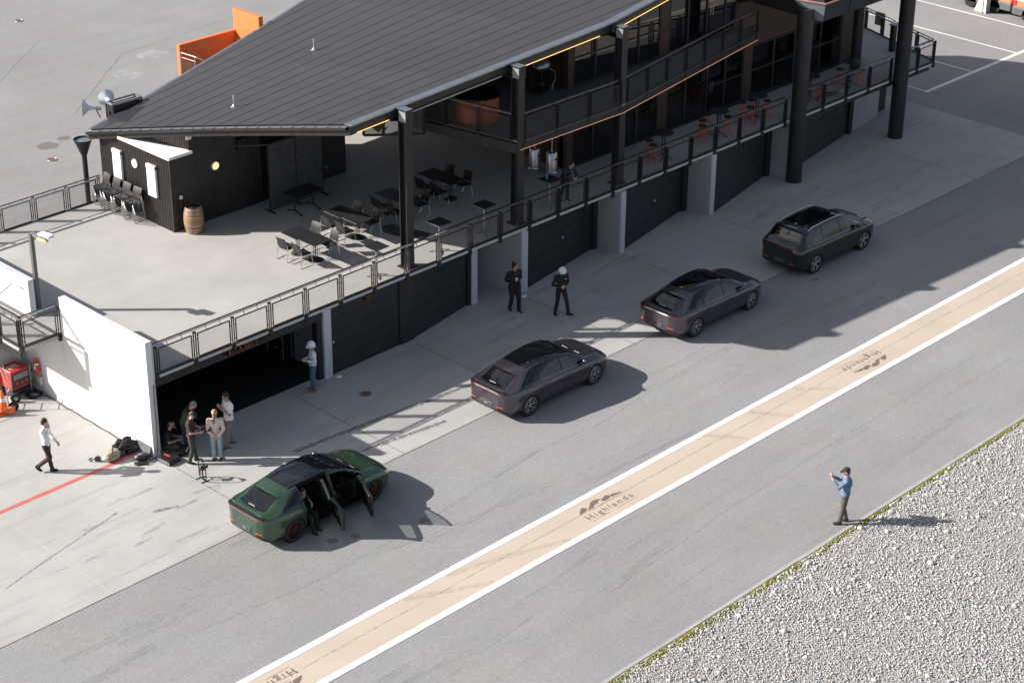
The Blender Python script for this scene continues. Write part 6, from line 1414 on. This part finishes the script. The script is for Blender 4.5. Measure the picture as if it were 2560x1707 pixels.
for s in (-1, 1):
    MB().tube([(-.16, .2*s, .05), (-.18, .2*s, .9), (-.28, .2*s, 1.35)], .016, 8).build('rail', chrome, ht, 60)
    wh = MB().lathe([(.06, -.035), (.12, -.045), (.155, -.03), (.155, .03), (.12, .045), (.06, .035)], 24, (0, .27*s, .155), Matrix.Rotation(math.pi/2, 3, 'X')).build('wheel', black_rubber, ht, 40); MB().lathe([(.0, -.04), (.07, -.04), (.07, .04), (0, .04)], 16, (0, .27*s, .155), Matrix.Rotation(math.pi/2, 3, 'X')).build('hub', grey_steel, wh, 40)
for z in (.25, .55, .85): MB().tube([(-.17, -.2, z), (-.17, .2, z)], .012, 6).build('rung', chrome, ht)
MB().tube([(-.28, -.2, 1.35), (-.33, -.1, 1.42), (-.33, .1, 1.42), (-.28, .2, 1.35)], .016, 8).build('handle', chrome, ht, 60); MB().box(-.42, -.22, .02, -.14, .22, .035).build('toe_plate', alu, ht)
cone_o = M_('cone_orange', (.78, .16, .03), .5)
for x, y, lab, lean in ((-8.62, 10.62, 'orange traffic cone with white band next to the hand truck', 0), (-8.95, 10.55, 'orange traffic cone at the left edge of the yard', .1)):
    cn = thing('traffic_cone', lab, 'traffic cone', (x, y, .006)); MB().lathe([(.15, .03), (.025, .72), (.0, .72)], 24).build('cone', cone_o, cn, 40); MB().cbox((0, 0, .018), (.38, .38, .035)).build('base', cone_o, cn, bevel=.01); MB().lathe([(.102, .36), (.079, .48)], 24, cap=False).build('band', M_('reflective_white', (.7, .68, .68), .4) if 'reflective_white' not in bpy.data.materials else bpy.data.materials['reflective_white'], cn, 40)
bag = thing('orange_bag', 'crumpled orange bag with grey strap on the ground beside the cones', 'bag', (-8.55, 10.38, .006)); lumpy('bag', (0, 0, .10), (.2, .15, .12), cone_o, bag, 21, .15); MB().tube([(-.2, 0, .15), (0, -.1, .22), (.2, .05, .1)], .02, 6).build('strap', M_('strap_grey', (.4, .38, .36), .8), bag)
ex = thing('fire_extinguisher', 'red fire extinguisher hanging on the white wall', 'fire extinguisher', (-7.16, 10.85, .72)); MB().lathe([(.0, 0), (.075, 0), (.08, .02), (.08, .36), (.05, .43), (.025, .46), (.025, .5)], 22).build('cylinder', red_pt, ex, 40); MB().lathe([(.0815, .30), (.0815, .34)], 22, cap=False).build('band', white_paint, ex); MB().box(-.083, -.04, .12, -.079, .04, .26).build('label_plate', white_paint, ex); MB().bar((-.02, 0, .5), (-.12, 0, .56), .02, .02).bar((-.02, 0, .5), (-.1, 0, .5), .02, .02).build('lever', red_pt, ex); MB().tube([(0, .03, .5), (-.05, .1, .45), (-.04, .1, .2)], .012, 6).build('hose', black_rubber, ex, 60)
for y, z, lab in ((11.38, .30, 'beige power outlet box on the wall nearer the generator'), (10.82, .32, 'beige power outlet box on the wall below the fire extinguisher')):
    eb = thing('outlet_box', lab, 'power outlet', (-7.06, y, z), 0, 'power outlet boxes'); MB().box(-.12, -.11, 0, 0, .11, .27).build('box', M_('outlet_beige', (.55, .54, .48), .5) if 'outlet_beige' not in bpy.data.materials else bpy.data.materials['outlet_beige'], eb, bevel=.01); MB().lathe([(.03, 0), (.03, .05)], 12, (-.12, 0, .12), Matrix.Rotation(-math.pi/2, 3, 'Y')).build('socket', grey_steel, eb)
def cable(pts, r, lab, mat=black_rubber): tag(MB().tube(pts, r, 6).build('cable', mat, smooth=180), lab, 'cable')
coil = []
for i in range(90):
    a = i*.42; rr_ = .22+.05*math.sin(i*.9); coil.append((-7.38+rr_*math.cos(a)*.95, 10.82+rr_*math.sin(a), .022+.0009*i))
cable([(-7.18, 11.38, .42), (-7.3, 11.3, .2)]+coil+[(-7.2, 10.6, .02)]+[(-7.13-.015*math.sin(i*1.3), 10.5-i*.18, .018) for i in range(29)], .014, 'black cable coiled by the generator and running along the white wall')
cable([(-6.9, 5.0, 2.4), (-6.905, 5.02, 1.9), (-6.90, 5.015, 1.0), (-6.93, 5.0, .3), (-7.05, 4.95, .03), (-7.25, 5.05, .02)], .011, 'thin black cable hanging down the end of the white wall')
wr_ = thing('wire_stand', 'small bent wire stand at the foot of the white wall', 'stand', (-7.15, 9.62, .006))
for k in (-.18, 0, .2): MB().tube([(0, k, 0), (-.02, k, .3), (-.02, k-.03, .34), (-.05, k-.05, .02)], .006, 5).build('wire', chrome, wr_)
bt2 = thing('water_bottle', 'small clear bottle on the ground beside the third concrete fin', 'bottle', (13.25, 5.55, .006)); MB().lathe([(.03, 0), (.032, .02), (.032, .15), (.012, .2)], 12).build('body', grey_steel, bt2, 40); MB().lathe([(.013, .2), (.013, .22)], 10).build('cap', black_plastic, bt2)
for x, y, lab in ((.15, 5.05, 'crumpled white rag on the ground by the white pillar'), (8.6, 5.05, 'small white scrap on the ground beside the concrete fin')):
    rg = thing('rag', lab, 'rag', (x, y, .006)); lumpy('cloth', (0, 0, .02), (.09, .07, .03), white_c, rg, int(x*10)+30, .3); lumpy('fold', (.03, .02, .035), (.05, .04, .02), white_c, rg, int(x*10)+31, .3)
